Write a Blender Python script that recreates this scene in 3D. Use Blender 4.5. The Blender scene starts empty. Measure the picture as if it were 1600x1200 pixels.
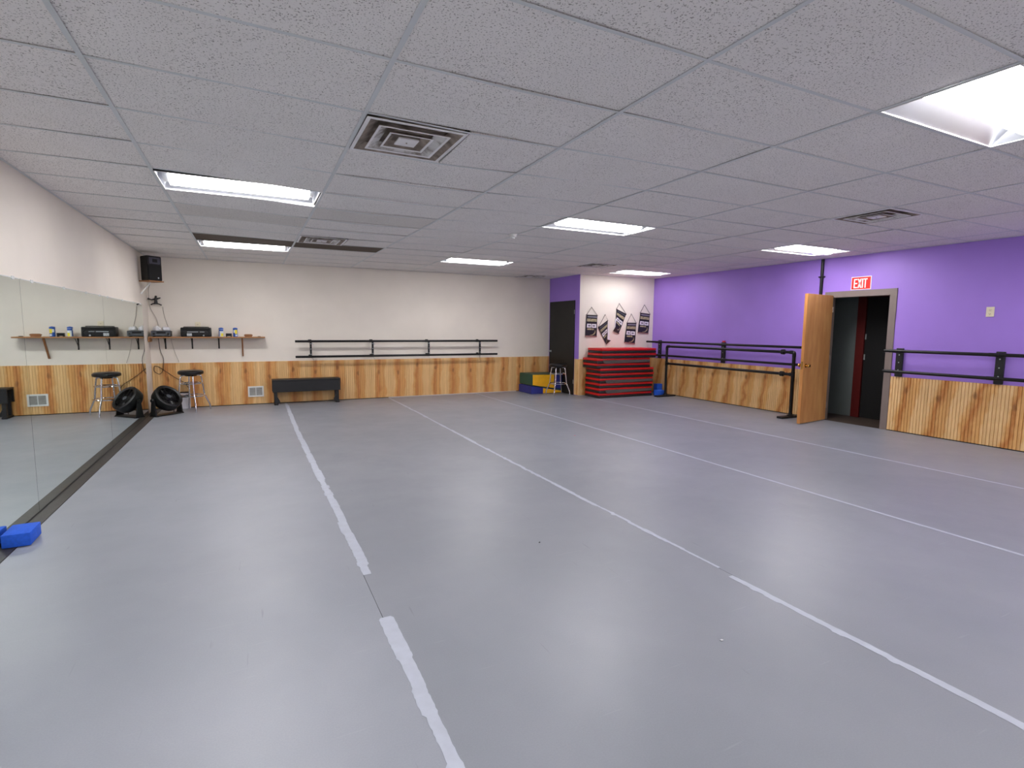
import bpy, bmesh, math, random
from mathutils import Vector, Matrix
random.seed(7)
S = bpy.context.scene
COL = S.collection
PI = math.pi

# ------------------------------------------------------------------ camera, world, exposure
CAM = Vector((0.616, -2.4065, 1.4511))
def _R(a, ax): return Matrix.Rotation(a, 3, ax)
_M = _R(-0.4600, 'Z') @ _R(-0.1047, 'X') @ _R(-0.0084, 'Y')
cam_d = bpy.data.cameras.new('camera'); cam = bpy.data.objects.new('camera', cam_d); COL.objects.link(cam)
cam_d.sensor_fit = 'HORIZONTAL'; cam_d.sensor_width = 36.0
cam_d.lens = 824.5943 / 1600 * 36.0
cam_d.clip_start = 0.05
_B = Matrix((_M.col[0], _M.col[2], -_M.col[1])).transposed()
cam.matrix_world = Matrix.Translation(CAM) @ _B.to_4x4()
S.camera = cam
w = bpy.data.worlds.new('world'); S.world = w; w.use_nodes = True
w.node_tree.nodes['Background'].inputs[0].default_value = (0.02, 0.02, 0.022, 1)
w.node_tree.nodes['Background'].inputs[1].default_value = 1.0
S.view_settings.view_transform = 'Standard'; S.view_settings.look = 'None'
S.view_settings.gamma = 1.0; S.view_settings.use_curve_mapping = False
S.view_settings.exposure = 1.05
LAMP = 16.5          # fluorescent lens brightness

# ------------------------------------------------------------------ room dimensions (metres)
H = 2.6178
XL, XM, XR = -0.93, -0.90, 9.0443       # left wall, mirror face, right wall
YB, YF = 8.5085, -5.55                  # back wall, wall behind the camera
XC, YC = 7.0004, 7.2338                 # closet: left face, front face
CW, RW = 1.2192, 0.6096                 # ceiling grid
WZ = 0.80                               # wainscot height
def sag(x, y):
    return -0.055 * math.exp(-((x - 1.8) / 0.95) ** 2 - ((y - 2.8) / 2.7) ** 2)

# ------------------------------------------------------------------ materials
def lin(c):
    o = []
    for v in c:
        v /= 255.0
        o.append(v / 12.92 if v <= 0.04045 else ((v + 0.055) / 1.055) ** 2.4)
    return (o[0], o[1], o[2], 1.0)
class NT:
    def __init__(s, m): s.t = m.node_tree; s.n = s.t.nodes; s.l = s.t.links; s.b = s.n['Principled BSDF']
    def new(s, ty, **kw):
        nd = s.n.new(ty)
        for k, v in kw.items(): setattr(nd, k, v)
        return nd
    def link(s, a, b): s.l.new(a, b)
    def math(s, op, a, b=None, c=None):
        nd = s.n.new('ShaderNodeMath'); nd.operation = op
        for i, v in enumerate((a, b, c)):
            if v is None: continue
            if isinstance(v, (int, float)): nd.inputs[i].default_value = v
            else: s.l.new(v, nd.inputs[i])
        return nd.outputs[0]
    def ramp(s, fac, stops, interp='LINEAR'):
        nd = s.n.new('ShaderNodeValToRGB'); cr = nd.color_ramp; cr.interpolation = interp
        while len(cr.elements) < len(stops): cr.elements.new(0.5)
        for e, (p, c) in zip(cr.elements, stops): e.position = p; e.color = c
        s.l.new(fac, nd.inputs[0]); return nd.outputs[0]
    def noise(s, vec, scale, detail=2.0, rough=0.5):
        nd = s.n.new('ShaderNodeTexNoise'); nd.inputs['Scale'].default_value = scale
        nd.inputs['Detail'].default_value = detail; nd.inputs['Roughness'].default_value = rough
        if vec is not None: s.l.new(vec, nd.inputs['Vector'])
        return nd.outputs['Fac']
    def coord(s, which='Object', scale=(1, 1, 1)):
        tc = s.n.new('ShaderNodeTexCoord'); mp = s.n.new('ShaderNodeMapping'); mp.inputs['Scale'].default_value = scale
        s.l.new(tc.outputs[which], mp.inputs['Vector']); return mp.outputs[0]
    def mix(s, fac, a, b, bt='MIX'):
        nd = s.n.new('ShaderNodeMix'); nd.data_type = 'RGBA'; nd.blend_type = bt
        for sock, v in ((nd.inputs[0], fac), (nd.inputs[6], a), (nd.inputs[7], b)):
            if isinstance(v, (int, float)): sock.default_value = v
            elif isinstance(v, tuple): sock.default_value = v
            else: s.l.new(v, sock)
        return nd.outputs[2]
    def bump(s, h, strength, dist=0.01):
        nd = s.n.new('ShaderNodeBump'); nd.inputs['Strength'].default_value = strength; nd.inputs['Distance'].default_value = dist
        s.l.new(h, nd.inputs['Height']); s.l.new(nd.outputs[0], s.b.inputs['Normal'])
def mat(name, rgb, rough=0.6, metal=0.0, var=0.06, vscale=6.0, spec=0.5, bump=0.0, bscale=200.0):
    """plain procedural surface: colour with gentle noise variation"""
    m = bpy.data.materials.new(name); m.use_nodes = True; t = NT(m)
    c = lin(rgb); v = t.coord('Object')
    lo = tuple(x * (1 - var) for x in c[:3]) + (1,); hi = tuple(min(1, x * (1 + var)) for x in c[:3]) + (1,)
    n = t.noise(v, vscale, 4)
    t.link(t.ramp(n, [(0.3, lo), (0.7, hi)]), t.b.inputs['Base Color'])
    t.b.inputs['Roughness'].default_value = rough; t.b.inputs['Metallic'].default_value = metal
    t.b.inputs['Specular IOR Level'].default_value = spec
    if bump: t.bump(t.noise(v, bscale, 2), bump, 0.003)
    return m
M = {}
M['cream'] = mat('cream_paint', (232, 224, 213), 0.62, var=0.03, vscale=2, bump=0.15, bscale=180)
M['purple'] = mat('purple_paint', (160, 124, 218), 0.55, var=0.03, vscale=2, bump=0.15, bscale=180)
M['black_metal'] = mat('black_pipe', (9, 9, 10), 0.4, var=0.2, vscale=20, spec=0.35)
M['black_paint'] = mat('black_painted_wood', (20, 21, 25), 0.5, var=0.15, vscale=10)
M['black_plastic'] = mat('black_plastic', (11, 11, 12), 0.45, var=0.15, vscale=12)
M['black_grille'] = mat('black_grille', (12, 12, 13), 0.8, var=0.2, vscale=60)
M['grey_plastic'] = mat('dark_grey_plastic', (70, 75, 82), 0.35, var=0.1)
M['horn'] = mat('horn_grey', (74, 74, 88), 0.3, var=0.1)
M['silver'] = mat('silver_plastic', (185, 190, 195), 0.3, 0.6, var=0.08)
M['chrome'] = mat('chrome', (215, 215, 220), 0.08, 1.0, var=0.03)
M['brass'] = mat('brass', (214, 170, 90), 0.2, 1.0, var=0.05)
M['vinyl_black'] = mat('black_vinyl', (14, 14, 16), 0.33, var=0.1)
M['white_paint'] = mat('white_enamel', (226, 226, 224), 0.4, var=0.02)
M['white_trough'] = mat('satin_reflector', (205, 207, 213), 0.28, 0.9, var=0.01)
M['clip'] = mat('clear_clip', (225, 228, 226), 0.25, var=0.02)
M['grille_grey'] = mat('register_grille', (150, 152, 150), 0.5, var=0.08)
M['void'] = mat('dark_plenum', (24, 22, 20), 0.9, var=0.2)
M['tee'] = mat('ceiling_grid_metal', (216, 219, 221), 0.45, var=0.04, vscale=3)
M['red_vinyl'] = mat('red_vinyl', (206, 22, 24), 0.42, var=0.05)
M['mat_black'] = mat('black_mat_vinyl', (34, 32, 34), 0.45, var=0.15)
M['velcro'] = mat('grey_velcro', (92, 86, 84), 0.9, var=0.25, vscale=70, bump=0.5, bscale=300)
M['blue_vinyl'] = mat('blue_vinyl', (38, 48, 132), 0.42, var=0.08)
M['yellow_vinyl'] = mat('yellow_vinyl', (236, 176, 24), 0.42, var=0.08, vscale=9)
M['green_vinyl'] = mat('green_vinyl', (22, 82, 70), 0.42, var=0.08)
M['blue_foam'] = mat('blue_foam', (28, 92, 214), 0.75, var=0.1, vscale=60, bump=0.3, bscale=400)
M['frame_grey'] = mat('taupe_door_frame', (128, 115, 110), 0.5, var=0.05)
M['black_door'] = mat('black_door', (27, 26, 24), 0.55, var=0.15, vscale=3)
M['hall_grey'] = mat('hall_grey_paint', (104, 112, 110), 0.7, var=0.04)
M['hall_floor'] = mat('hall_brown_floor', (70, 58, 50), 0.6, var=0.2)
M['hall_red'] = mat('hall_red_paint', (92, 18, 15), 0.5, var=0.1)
M['exit_red'] = mat('exit_sign_red', (226, 24, 16), 0.4, var=0.03)
M['exit_white'] = mat('exit_sign_white', (244, 240, 238), 0.4, var=0.01)
M['ivory'] = mat('ivory_plastic', (232, 222, 196), 0.4, var=0.03)
M['ivory_dark'] = mat('ivory_slots', (120, 110, 92), 0.6, var=0.1)
M['paper'] = mat('white_paper', (226, 224, 232), 0.7, var=0.04)
M['print_grey'] = mat('grey_print', (130, 128, 140), 0.7, var=0.1)
M['cloth_white'] = mat('white_cloth', (226, 226, 230), 0.85, var=0.05, bump=0.4, bscale=120)
M['can_blue'] = mat('canister_blue', (36, 84, 170), 0.4, var=0.05)
M['can_white'] = mat('canister_white', (222, 228, 232), 0.4, var=0.03)
M['can_yellow'] = mat('canister_yellow', (240, 222, 60), 0.4, var=0.04)
M['strip'] = mat('dark_edge_strip', (48, 43, 40), 0.5, var=0.25, vscale=25)
M['cord_dark'] = mat('dark_cord', (44, 34, 30), 0.6)
M['cord_grey'] = mat('grey_cord', (150, 142, 134), 0.6)
M['red_plastic'] = mat('red_plastic', (206, 40, 60), 0.4)
M['blade'] = mat('fan_blade', (22, 22, 25), 0.3, var=0.1)
M['cloth_black'] = mat('banner_black', (26, 24, 34), 0.45, var=0.35, vscale=14)
M['rod_brown'] = mat('banner_rod', (52, 34, 32), 0.6)
M['banner_red'] = mat('banner_fringe', (150, 110, 104), 0.7)
M['seal'] = mat('floor_seal', (20, 18, 17), 0.8)  # near-black colour painting the shade in the gap below the wainscot
M['light_seal'] = mat('light_base_strip', (196, 186, 180), 0.6)

def gold_mat():
    m = bpy.data.materials.new('banner_gold'); m.use_nodes = True; t = NT(m)
    v = t.coord('Object', (30, 30, 90))
    t.link(t.ramp(t.noise(v, 1.0, 3), [(0.35, lin((104, 98, 80))), (0.55, lin((184, 174, 134)))]), t.b.inputs['Base Color'])
    t.b.inputs['Roughness'].default_value = 0.4; return m
M['gold'] = gold_mat()
def wood_mat(name, light, dark, scale=(30, 30, 3), rough=0.5, knot=False):
    m = bpy.data.materials.new(name); m.use_nodes = True; t = NT(m)
    n = t.noise(t.coord('Object', scale), 1.0, 5, 0.6)
    t.link(t.ramp(n, [(0.3, lin(dark)), (0.7, lin(light))]), t.b.inputs['Base Color'])
    t.b.inputs['Roughness'].default_value = rough
    return m
M['door_wood'] = wood_mat('birch_door', (212, 160, 100), (184, 126, 70), (9, 9, 1.6))
M['door_edge'] = wood_mat('door_edge_wood', (214, 150, 84), (190, 124, 64), (20, 20, 2))
M['shelf_wood'] = wood_mat('shelf_wood', (178, 128, 80), (138, 92, 54), (4, 40, 40))
M['brown_wood'] = wood_mat('brown_wood', (158, 104, 58), (122, 76, 38), (10, 60, 60))

def wainscot_mat(name, light, mid, dark, slope, amp):
    m = bpy.data.materials.new(name); m.use_nodes = True; t = NT(m)
    tc = t.new('ShaderNodeTexCoord'); sx = t.new('ShaderNodeSeparateXYZ'); t.link(tc.outputs['Object'], sx.inputs[0])
    oi = t.new('ShaderNodeObjectInfo')
    x, z = sx.outputs[0], sx.outputs[2]
    xr = t.math('ADD', x, t.math('MULTIPLY', oi.outputs['Random'], 23.0))
    cv = t.new('ShaderNodeCombineXYZ'); t.link(t.math('MULTIPLY', xr, 2.4), cv.inputs[0]); t.link(t.math('MULTIPLY', z, 2.0), cv.inputs[2])
    big = t.noise(cv.outputs[0], 1.0, 3)
    cv2 = t.new('ShaderNodeCombineXYZ'); t.link(t.math('MULTIPLY', xr, 9.0), cv2.inputs[0]); t.link(t.math('MULTIPLY', z, 7.0), cv2.inputs[2])
    small = t.noise(cv2.outputs[0], 1.0, 4)
    u = t.math('DIVIDE', x, 0.4064)
    u = t.math('ADD', u, t.math('MULTIPLY', t.math('SUBTRACT', big, 0.5), 1.3 * amp))
    u = t.math('ADD', u, t.math('MULTIPLY', t.math('SUBTRACT', small, 0.5), 0.45 * amp))
    u = t.math('SUBTRACT', u, t.math('MULTIPLY', t.math('SUBTRACT', z, 0.4), slope))
    fr = t.math('FRACT', t.math('ADD', u, 10.0))
    L, Mi, D = lin(light), lin(mid), lin(dark)
    base = t.ramp(fr, [(0.0, L), (0.30, L), (0.40, Mi), (0.52, D), (0.66, Mi), (0.84, Mi), (0.93, L)])
    # knots: one cell per 0.4 m, at a height that wanders
    k = t.math('DIVIDE', x, 0.4064)
    ci = t.math('FLOOR', k); kf = t.math('SUBTRACT', t.math('FRACT', t.math('ADD', k, 10.0)), 0.55)
    wn = t.new('ShaderNodeTexWhiteNoise'); wn.noise_dimensions = '1D'
    t.link(t.math('ADD', ci, t.math('MULTIPLY', oi.outputs['Random'], 91.0)), wn.inputs['W'])
    kz = t.math('SUBTRACT', z, t.math('ADD', 0.50, t.math('MULTIPLY', wn.outputs['Value'], 0.18)))
    dx = t.math('MULTIPLY', t.math('ADD', kf, t.math('MULTIPLY', t.math('SUBTRACT', small, 0.5), 0.16)), 0.4064 / 0.032)
    dz = t.math('DIVIDE', kz, 0.06)
    dd = t.math('ADD', t.math('MULTIPLY', dx, dx), t.math('MULTIPLY', dz, dz))
    kn = t.math('SUBTRACT', 1.0, t.math('MINIMUM', dd, 1.0))
    base = t.mix(t.math('MULTIPLY', kn, 0.8), base, lin(tuple(c * 0.72 for c in dark)))
    # each bead strip its own shade
    ws_ = t.new('ShaderNodeTexWhiteNoise'); ws_.noise_dimensions = '1D'
    t.link(t.math('ADD', t.math('FLOOR', t.math('DIVIDE', x, 0.0381)), t.math('MULTIPLY', oi.outputs['Random'], 77.0)), ws_.inputs['W'])
    base = t.mix(1.0, base, t.ramp(ws_.outputs['Value'], [(0.0, (0.86, 0.83, 0.79, 1)), (1.0, (1.0, 1.0, 1.0, 1))]), 'MULTIPLY')
    # fine grain
    cv3 = t.new('ShaderNodeCombineXYZ'); t.link(t.math('MULTIPLY', xr, 130.0), cv3.inputs[0]); t.link(t.math('MULTIPLY', z, 5.0), cv3.inputs[2])
    gr = t.noise(cv3.outputs[0], 1.0, 3)
    base = t.mix(0.5, base, t.ramp(gr, [(0.3, (0.72, 0.66, 0.6, 1)), (0.7, (1, 1, 1, 1))]), 'MULTIPLY')
    t.link(base, t.b.inputs['Base Color']); t.b.inputs['Roughness'].default_value = 0.5
    return m
M['wains_back'] = wainscot_mat('pine_wainscot_back', (242, 202, 142), (230, 174, 106), (210, 140, 76), 0.05, 0.40)
M['wains_right'] = wainscot_mat('pine_wainscot_right', (246, 208, 150), (234, 182, 114), (204, 134, 68), 0.42, 0.55)

def tile_mat(name, base, pit):
    m = bpy.data.materials.new(name); m.use_nodes = True; t = NT(m)
    tc = t.new('ShaderNodeTexCoord'); oi = t.new('ShaderNodeObjectInfo')
    va = t.new('ShaderNodeVectorMath'); va.operation = 'ADD'; t.link(tc.outputs['Object'], va.inputs[0])
    sc = t.new('ShaderNodeVectorMath'); sc.operation = 'SCALE'; t.link(oi.outputs['Location'], sc.inputs[0]); sc.inputs['Scale'].default_value = 3.7
    t.link(sc.outputs[0], va.inputs[1]); v = va.outputs[0]
    n = t.noise(v, 125, 2.0, 0.6); msk = t.ramp(n, [(0.585, (0, 0, 0, 1)), (0.66, (1, 1, 1, 1))])
    n2 = t.noise(v, 3.0, 3); c = t.mix(n2, lin(tuple(k * 0.965 for k in base)), lin(base))
    t.link(t.mix(t.math('MULTIPLY', msk, 0.85), c, lin(pit)), t.b.inputs['Base Color'])
    t.b.inputs['Roughness'].default_value = 0.85; t.b.inputs['Specular IOR Level'].default_value = 0.2
    inv = t.math('SUBTRACT', 1.0, msk); t.bump(inv, 0.5, 0.004)
    return m
M['tile'] = tile_mat('acoustic_tile', (248, 244, 242), (136, 128, 124))
M['tile_dull'] = tile_mat('aged_acoustic_tile', (232, 227, 223), (140, 132, 126))
M['tile_brown'] = tile_mat('stained_acoustic_tile', (104, 92, 82), (70, 62, 56))

def floor_mat(name, k):
    m = bpy.data.materials.new(name); m.use_nodes = True; t = NT(m)
    v = t.coord('Object')
    big = t.noise(v, 0.9, 4, 0.6); fine = t.noise(v, 160, 2)
    c = t.ramp(big, [(0.3, lin((134 * k, 138 * k, 146 * k))), (0.7, lin((144 * k, 147 * k, 155 * k)))])
    c = t.mix(0.35, c, t.ramp(fine, [(0.35, (0.86, 0.86, 0.88, 1)), (0.65, (1, 1, 1, 1))]), 'MULTIPLY')
    # scuffs: thin pale and dark streaks
    for sc, rot, lo, col, am in (((3, 60, 1), 0.6, 0.69, (176, 178, 185), 0.13), ((40, 2.5, 1), 0.3, 0.73, (92, 92, 98), 0.28)):
        tc = t.new('ShaderNodeTexCoord'); mp = t.new('ShaderNodeMapping'); mp.inputs['Scale'].default_value = sc; mp.inputs['Rotation'].default_value = (0, 0, rot)
        t.link(tc.outputs['Object'], mp.inputs[0])
        n = t.noise(mp.outputs[0], 1.0, 2)
        kk = t.ramp(n, [(lo, (0, 0, 0, 1)), (lo + 0.05, (1, 1, 1, 1))])
        c = t.mix(t.math('MULTIPLY', kk, am), c, lin(col))
    t.link(c, t.b.inputs['Base Color'])
    r = t.noise(v, 2.2, 5, 0.65)
    rr = t.new('ShaderNodeMapRange'); t.link(r, rr.inputs[0]); rr.inputs[1].default_value = 0.3; rr.inputs[2].default_value = 0.7
    rr.inputs[3].default_value = 0.36; rr.inputs[4].default_value = 0.46
    t.link(rr.outputs[0], t.b.inputs['Roughness'])
    t.bump(fine, 0.06, 0.002)
    return m
M['floor'] = floor_mat('grey_dance_vinyl', 0.99); M['floor_pale'] = floor_mat('paler_grey_dance_vinyl', 1.06)
M['tape'] = mat('white_floor_tape', (178, 183, 196), 0.5, var=0.06, vscale=14)
M['slab'] = mat('subfloor', (70, 70, 74), 0.8)

def mirror_mat():
    m = bpy.data.materials.new('mirror_glass'); m.use_nodes = True; t = NT(m)
    v = t.coord('Object', (1, 1.4, 1.0))
    n = t.noise(v, 1.6, 4)
    t.link(t.ramp(n, [(0.3, (0.86, 0.955, 0.915, 1)), (0.7, (0.885, 0.975, 0.935, 1))]), t.b.inputs['Base Color'])
    t.b.inputs['Metallic'].default_value = 1.0
    t.b.inputs['Roughness'].default_value = 0.015
    return m
M['mirror'] = mirror_mat()
M['mirror_edge'] = mat('mirror_edge', (70, 84, 78), 0.3)
def dirty_mat():
    m = bpy.data.materials.new('dusty_diffuser_metal'); m.use_nodes = True; t = NT(m)
    v = t.coord('Object'); n = t.noise(v, 9, 5, 0.6)
    t.link(t.ramp(n, [(0.36, lin((140, 128, 120))), (0.52, lin((225, 222, 220))), (0.8, lin((238, 236, 235)))]), t.b.inputs['Base Color'])
    t.b.inputs['Roughness'].default_value = 0.6; return m
M['dusty'] = dirty_mat()
M['soot'] = mat('sooty_diffuser', (150, 136, 126), 0.8, var=0.45, vscale=14)
M['vent_white'] = mat('diffuser_white', (242, 240, 242), 0.5, var=0.06, vscale=10)
def emit_mat(name, col, s):
    m = bpy.data.materials.new(name); m.use_nodes = True; t = NT(m)
    t.b.inputs['Base Color'].default_value = (0.9, 0.9, 0.9, 1)
    t.b.inputs['Emission Color'].default_value = col; t.b.inputs['Emission Strength'].default_value = s
    return m
M['lens'] = emit_mat('fluorescent_lens', (1.0, 0.975, 0.97, 1), LAMP)
M['lens_aged'] = emit_mat('aged_fluorescent_lens', (1.0, 0.975, 0.97, 1), LAMP * 0.55)   # turned down to tame the hot spot on the closet wall

# ------------------------------------------------------------------ mesh helpers
def B(): return bmesh.new()
def box(bm, lo, hi):
    x0, y0, z0 = lo; x1, y1, z1 = hi
    v = [bm.verts.new(p) for p in ((x0, y0, z0), (x1, y0, z0), (x1, y1, z0), (x0, y1, z0), (x0, y0, z1), (x1, y0, z1), (x1, y1, z1), (x0, y1, z1))]
    for f in ((0, 3, 2, 1), (4, 5, 6, 7), (0, 1, 5, 4), (1, 2, 6, 5), (2, 3, 7, 6), (3, 0, 4, 7)): bm.faces.new([v[i] for i in f])
    return bm
def rbox(bm, lo, hi, r=0.01, seg=2):
    t = B(); box(t, lo, hi)
    bmesh.ops.bevel(t, geom=list(t.edges), offset=r, segments=seg, affect='EDGES', profile=0.5)
    return merge(bm, t)
def merge(bm, t, mx=None):
    if mx is not None: bmesh.ops.transform(t, matrix=mx, verts=t.verts)
    mp = {v: bm.verts.new(v.co) for v in t.verts}
    for f in t.faces:
        try: bm.faces.new([mp[v] for v in f.verts])
        except ValueError: pass
    t.free(); return bm
def tube(bm, pts, r, n=10, cap=True, closed=False):
    pts = [Vector(p) for p in pts]; rs = r if isinstance(r, (list, tuple)) else [r] * len(pts)
    N = len(pts); rings = []; up = None
    for i, p in enumerate(pts):
        if closed: d = pts[(i + 1) % N] - pts[i - 1]
        else: d = pts[min(i + 1, N - 1)] - pts[max(i - 1, 0)]
        d.normalize()
        if up is None:
            up = Vector((0, 0, 1)) if abs(d.z) < 0.9 else Vector((1, 0, 0))
        a = (up - d * up.dot(d)).normalized(); b = d.cross(a); up = a
        rings.append([bm.verts.new(p + rs[i] * (a * math.cos(2 * PI * k / n) + b * math.sin(2 * PI * k / n))) for k in range(n)])
    for i in range(N if closed else N - 1):
        A, C = rings[i], rings[(i + 1) % N]
        for k in range(n): bm.faces.new((A[k], A[(k + 1) % n], C[(k + 1) % n], C[k]))
    if cap and not closed:
        bm.faces.new(rings[0][::-1]); bm.faces.new(rings[-1])
    return bm
def arc_path(pts, r, seg=5):
    """polyline with rounded corners"""
    P = [Vector(p) for p in pts]; out = [P[0]]
    for i in range(1, len(P) - 1):
        a, b, c = P[i - 1], P[i], P[i + 1]
        u = (a - b).normalized(); v = (c - b).normalized(); k = min(r, (a - b).length * 0.45, (c - b).length * 0.45)
        p0, p1 = b + u * k, b + v * k
        for s in range(seg + 1):
            q = s / seg; out.append((1 - q) ** 2 * p0 + 2 * q * (1 - q) * b + q * q * p1)
    out.append(P[-1]); return out
def lathe(bm, prof, n=24, c=(0, 0, 0), mx=None):
    t = B(); rings = []
    for r, z in prof:
        if r < 1e-6: rings.append([t.verts.new((0, 0, z))])
        else: rings.append([t.verts.new((r * math.cos(2 * PI * k / n), r * math.sin(2 * PI * k / n), z)) for k in range(n)])
    for A, C in zip(rings, rings[1:]):
        for k in range(n):
            k2 = (k + 1) % n
            if len(A) == 1 and len(C) == 1: continue
            if len(A) == 1: t.faces.new((A[0], C[k], C[k2]))
            elif len(C) == 1: t.faces.new((A[k], A[k2], C[0]))
            else: t.faces.new((A[k], A[k2], C[k2], C[k]))
    bmesh.ops.recalc_face_normals(t, faces=t.faces)
    m = Matrix.Translation(Vector(c)) @ (mx.to_4x4() if mx is not None else Matrix())
    return merge(bm, t, m)
def prism(bm, poly, axis, a0, a1):
    """extrude polygon (2D) along axis; the other two coordinates keep their order"""
    def P(q, a):
        l = list(q); l.insert(axis, a); return l
    A = [bm.verts.new(P(q, a0)) for q in poly]; C = [bm.verts.new(P(q, a1)) for q in poly]
    n = len(poly)
    bm.faces.new(A[::-1]); bm.faces.new(C)
    for i in range(n): bm.faces.new((A[i], A[(i + 1) % n], C[(i + 1) % n], C[i]))
    return bm
def obj(name, bm, m, parent=None, smooth=False):
    bmesh.ops.recalc_face_normals(bm, faces=bm.faces)
    me = bpy.data.meshes.new(name); bm.to_mesh(me); bm.free()
    me.materials.append(M[m] if isinstance(m, str) else m)
    if smooth:
        for p in me.polygons: p.use_smooth = True
        try: me.set_sharp_from_angle(angle=math.radians(40))
        except Exception: pass
    o = bpy.data.objects.new(name, me); COL.objects.link(o)
    if parent is not None: o.parent = parent
    return o
def tag(o, label, cat, group=None):
    o['label'] = label; o['category'] = cat
    if group: o['group'] = group
    return o
def thing(name, label, cat, loc=(0, 0, 0), rz=0.0, group=None):
    o = bpy.data.objects.new(name, None); COL.objects.link(o)
    o.location = loc; o.rotation_euler = (0, 0, rz); o.empty_display_size = 0.1
    return tag(o, label, cat, group)
def struct(name, bm, m, label=None, parent=None, smooth=False):
    o = obj(name, bm, m, parent, smooth)
    o['kind'] = 'structure'
    if label: o['label'] = label
    return o
def copy_tree(o, parent=None):
    c = o.copy(); COL.objects.link(c)
    if parent is not None: c.parent = parent
    for ch in list(o.children): copy_tree(ch, c)
    return c
def dup(o, loc, rz=None, label=None):
    c = copy_tree(o); c.location = loc
    if rz is not None: c.rotation_euler = (0, 0, rz)
    if label: c['label'] = label
    return c

# ------------------------------------------------------------------ room shell
fl = struct('floor', box(B(), (XL - 0.1, YF - 0.1, -0.12), (XR, YB, -0.004)), 'slab', 'grey vinyl dance floor laid in long strips')
seams = [XM + 0.097, 1.16, 3.14, 5.12, 7.08, XR]
for a, b in zip(seams, seams[1:]):
    s = B(); box(s, (-(b - a) / 2 + 0.0015, YF + 0.002, -0.0035), ((b - a) / 2 - 0.0015, YB - 0.002, 0.0))
    o = obj('vinyl_sheet', s, 'floor_pale' if a < 0 else 'floor', fl); o.location = ((a + b) / 2, 0, 0)

wl = struct('wall_left', box(B(), (XL - 0.12, YF - 0.1, 0), (XL, YB + 0.12, H + 0.3)), 'cream', 'cream painted wall behind the mirrors')
wb = struct('wall_back', box(B(), (XL, YB, 0), (XR + 0.12, YB + 0.12, H + 0.3)), 'cream', 'cream back wall above pine wainscot')
bm = B()
DY0, DY1, DZ = 2.13, 3.055, 2.005        # doorway in the right wall
box(bm, (XR, YF - 0.1, 0), (XR + 0.12, DY0, H + 0.3)); box(bm, (XR, DY1, 0), (XR + 0.12, YB, H + 0.3)); box(bm, (XR, DY0, DZ), (XR + 0.12, DY1, H + 0.3))
wr = struct('wall_right', bm, 'purple', 'purple wall above pine wainscot')
struct('wall_front', box(B(), (XL, YF - 0.12, 0), (XR, YF, H + 0.3)), 'cream', 'cream wall opposite the ballet barre wall')
wc = struct('wall_closet', box(B(), (XC + 0.005, YC, 0), (XR - 0.002, YC + 0.1, H + 0.1)), 'cream', 'cream closet front wall hung with banners')
ws = struct('wall_closet_side', box(B(), (XC, YC + 0.002, 0), (XC + 0.1, YB - 0.002, H + 0.1)), 'purple', 'purple closet side wall with a black door')

# beadboard wainscot, one panel per 4 ft sheet
_pan = {}
def panel_mesh(wd):
    key = round(wd, 3)
    if key in _pan: return _pan[key]
    bm = B(); P = 0.0381; t, d = 0.013, 0.0105; pts = []; x = 0.0
    while x < wd - 1e-4:
        e = min(x + P, wd)
        pts += [(x, -t + d), (min(x + 0.0090, e), -t + d), (min(x + 0.0100, e), -t), (e - 0.0005, -t)]
        x += P
    z0, z1 = 0.012, WZ
    A = [bm.verts.new((a, b, z0)) for a, b in pts]; C = [bm.verts.new((a, b, z1)) for a, b in pts]
    D = [bm.verts.new((a, 0, z1)) for a, b in pts]
    for i in range(len(pts) - 1):
        bm.faces.new((A[i], A[i + 1], C[i + 1], C[i])); bm.faces.new((C[i], C[i + 1], D[i + 1], D[i]))
    for i in (0, len(pts) - 1):
        q = bm.verts.new((pts[i][0], 0, z0)); bm.faces.new((A[i], C[i], D[i], q))
    bmesh.ops.recalc_face_normals(bm, faces=bm.faces)
    me = bpy.data.meshes.new('wainscot_panel'); bm.to_mesh(me); bm.free(); _pan[key] = me
    return me
def run_panels(parent, start, length, rz, m, fixed):
    done = 0.0
    while done < length - 0.01:
        wd = min(CW, length - done)
        me = panel_mesh(wd)
        if m not in [k.name if k else '' for k in me.materials] and len(me.materials) == 0: me.materials.append(M[m])
        elif me.materials[0] != M[m]:
            me = me.copy(); me.materials[0] = M[m]
        o = bpy.data.objects.new('wainscot_panel', me); COL.objects.link(o); o.parent = parent
        if rz == 0: o.location = (start + done, fixed, 0)
        else: o.location = (fixed, start - done, 0)
        o.rotation_euler = (0, 0, rz); done += wd
run_panels(wb, XL + 0.002, XC - XL - 0.004, 0, 'wains_back', YB)
run_panels(wr, YC - 0.002, YC - 0.002 - 3.135, -PI / 2, 'wains_right', XR)
run_panels(wr, 2.053, 2.053 - YF - 0.02, -PI / 2, 'wains_right', XR)
run_panels(wc, XC - 0.012, XR - XC - 0.004, 0, 'wains_right', YC)
run_panels(ws, 7.385, 7.385 - YC, -PI / 2, 'wains_right', XC)
struct('baseboard_back', box(B(), (XL, YB - 0.010, 0), (XC, YB - 0.001, 0.011)), 'seal', 'dark gap strip under the wainscot')
struct('baseboard_right', box(B(), (XR - 0.010, YF, 0), (XR - 0.001, 2.05, 0.011)), 'seal', 'dark gap strip under the wainscot')
struct('baseboard_right_far', box(B(), (XR - 0.010, 3.14, 0), (XR - 0.001, YC - 0.002, 0.011)), 'seal', 'dark gap strip under the wainscot')
struct('baseboard_light', box(B(), (3.15, YB - 0.022, 0), (6.12, YB - 0.0135, 0.016)), 'light_seal', 'pale strip at the wainscot foot')
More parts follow.
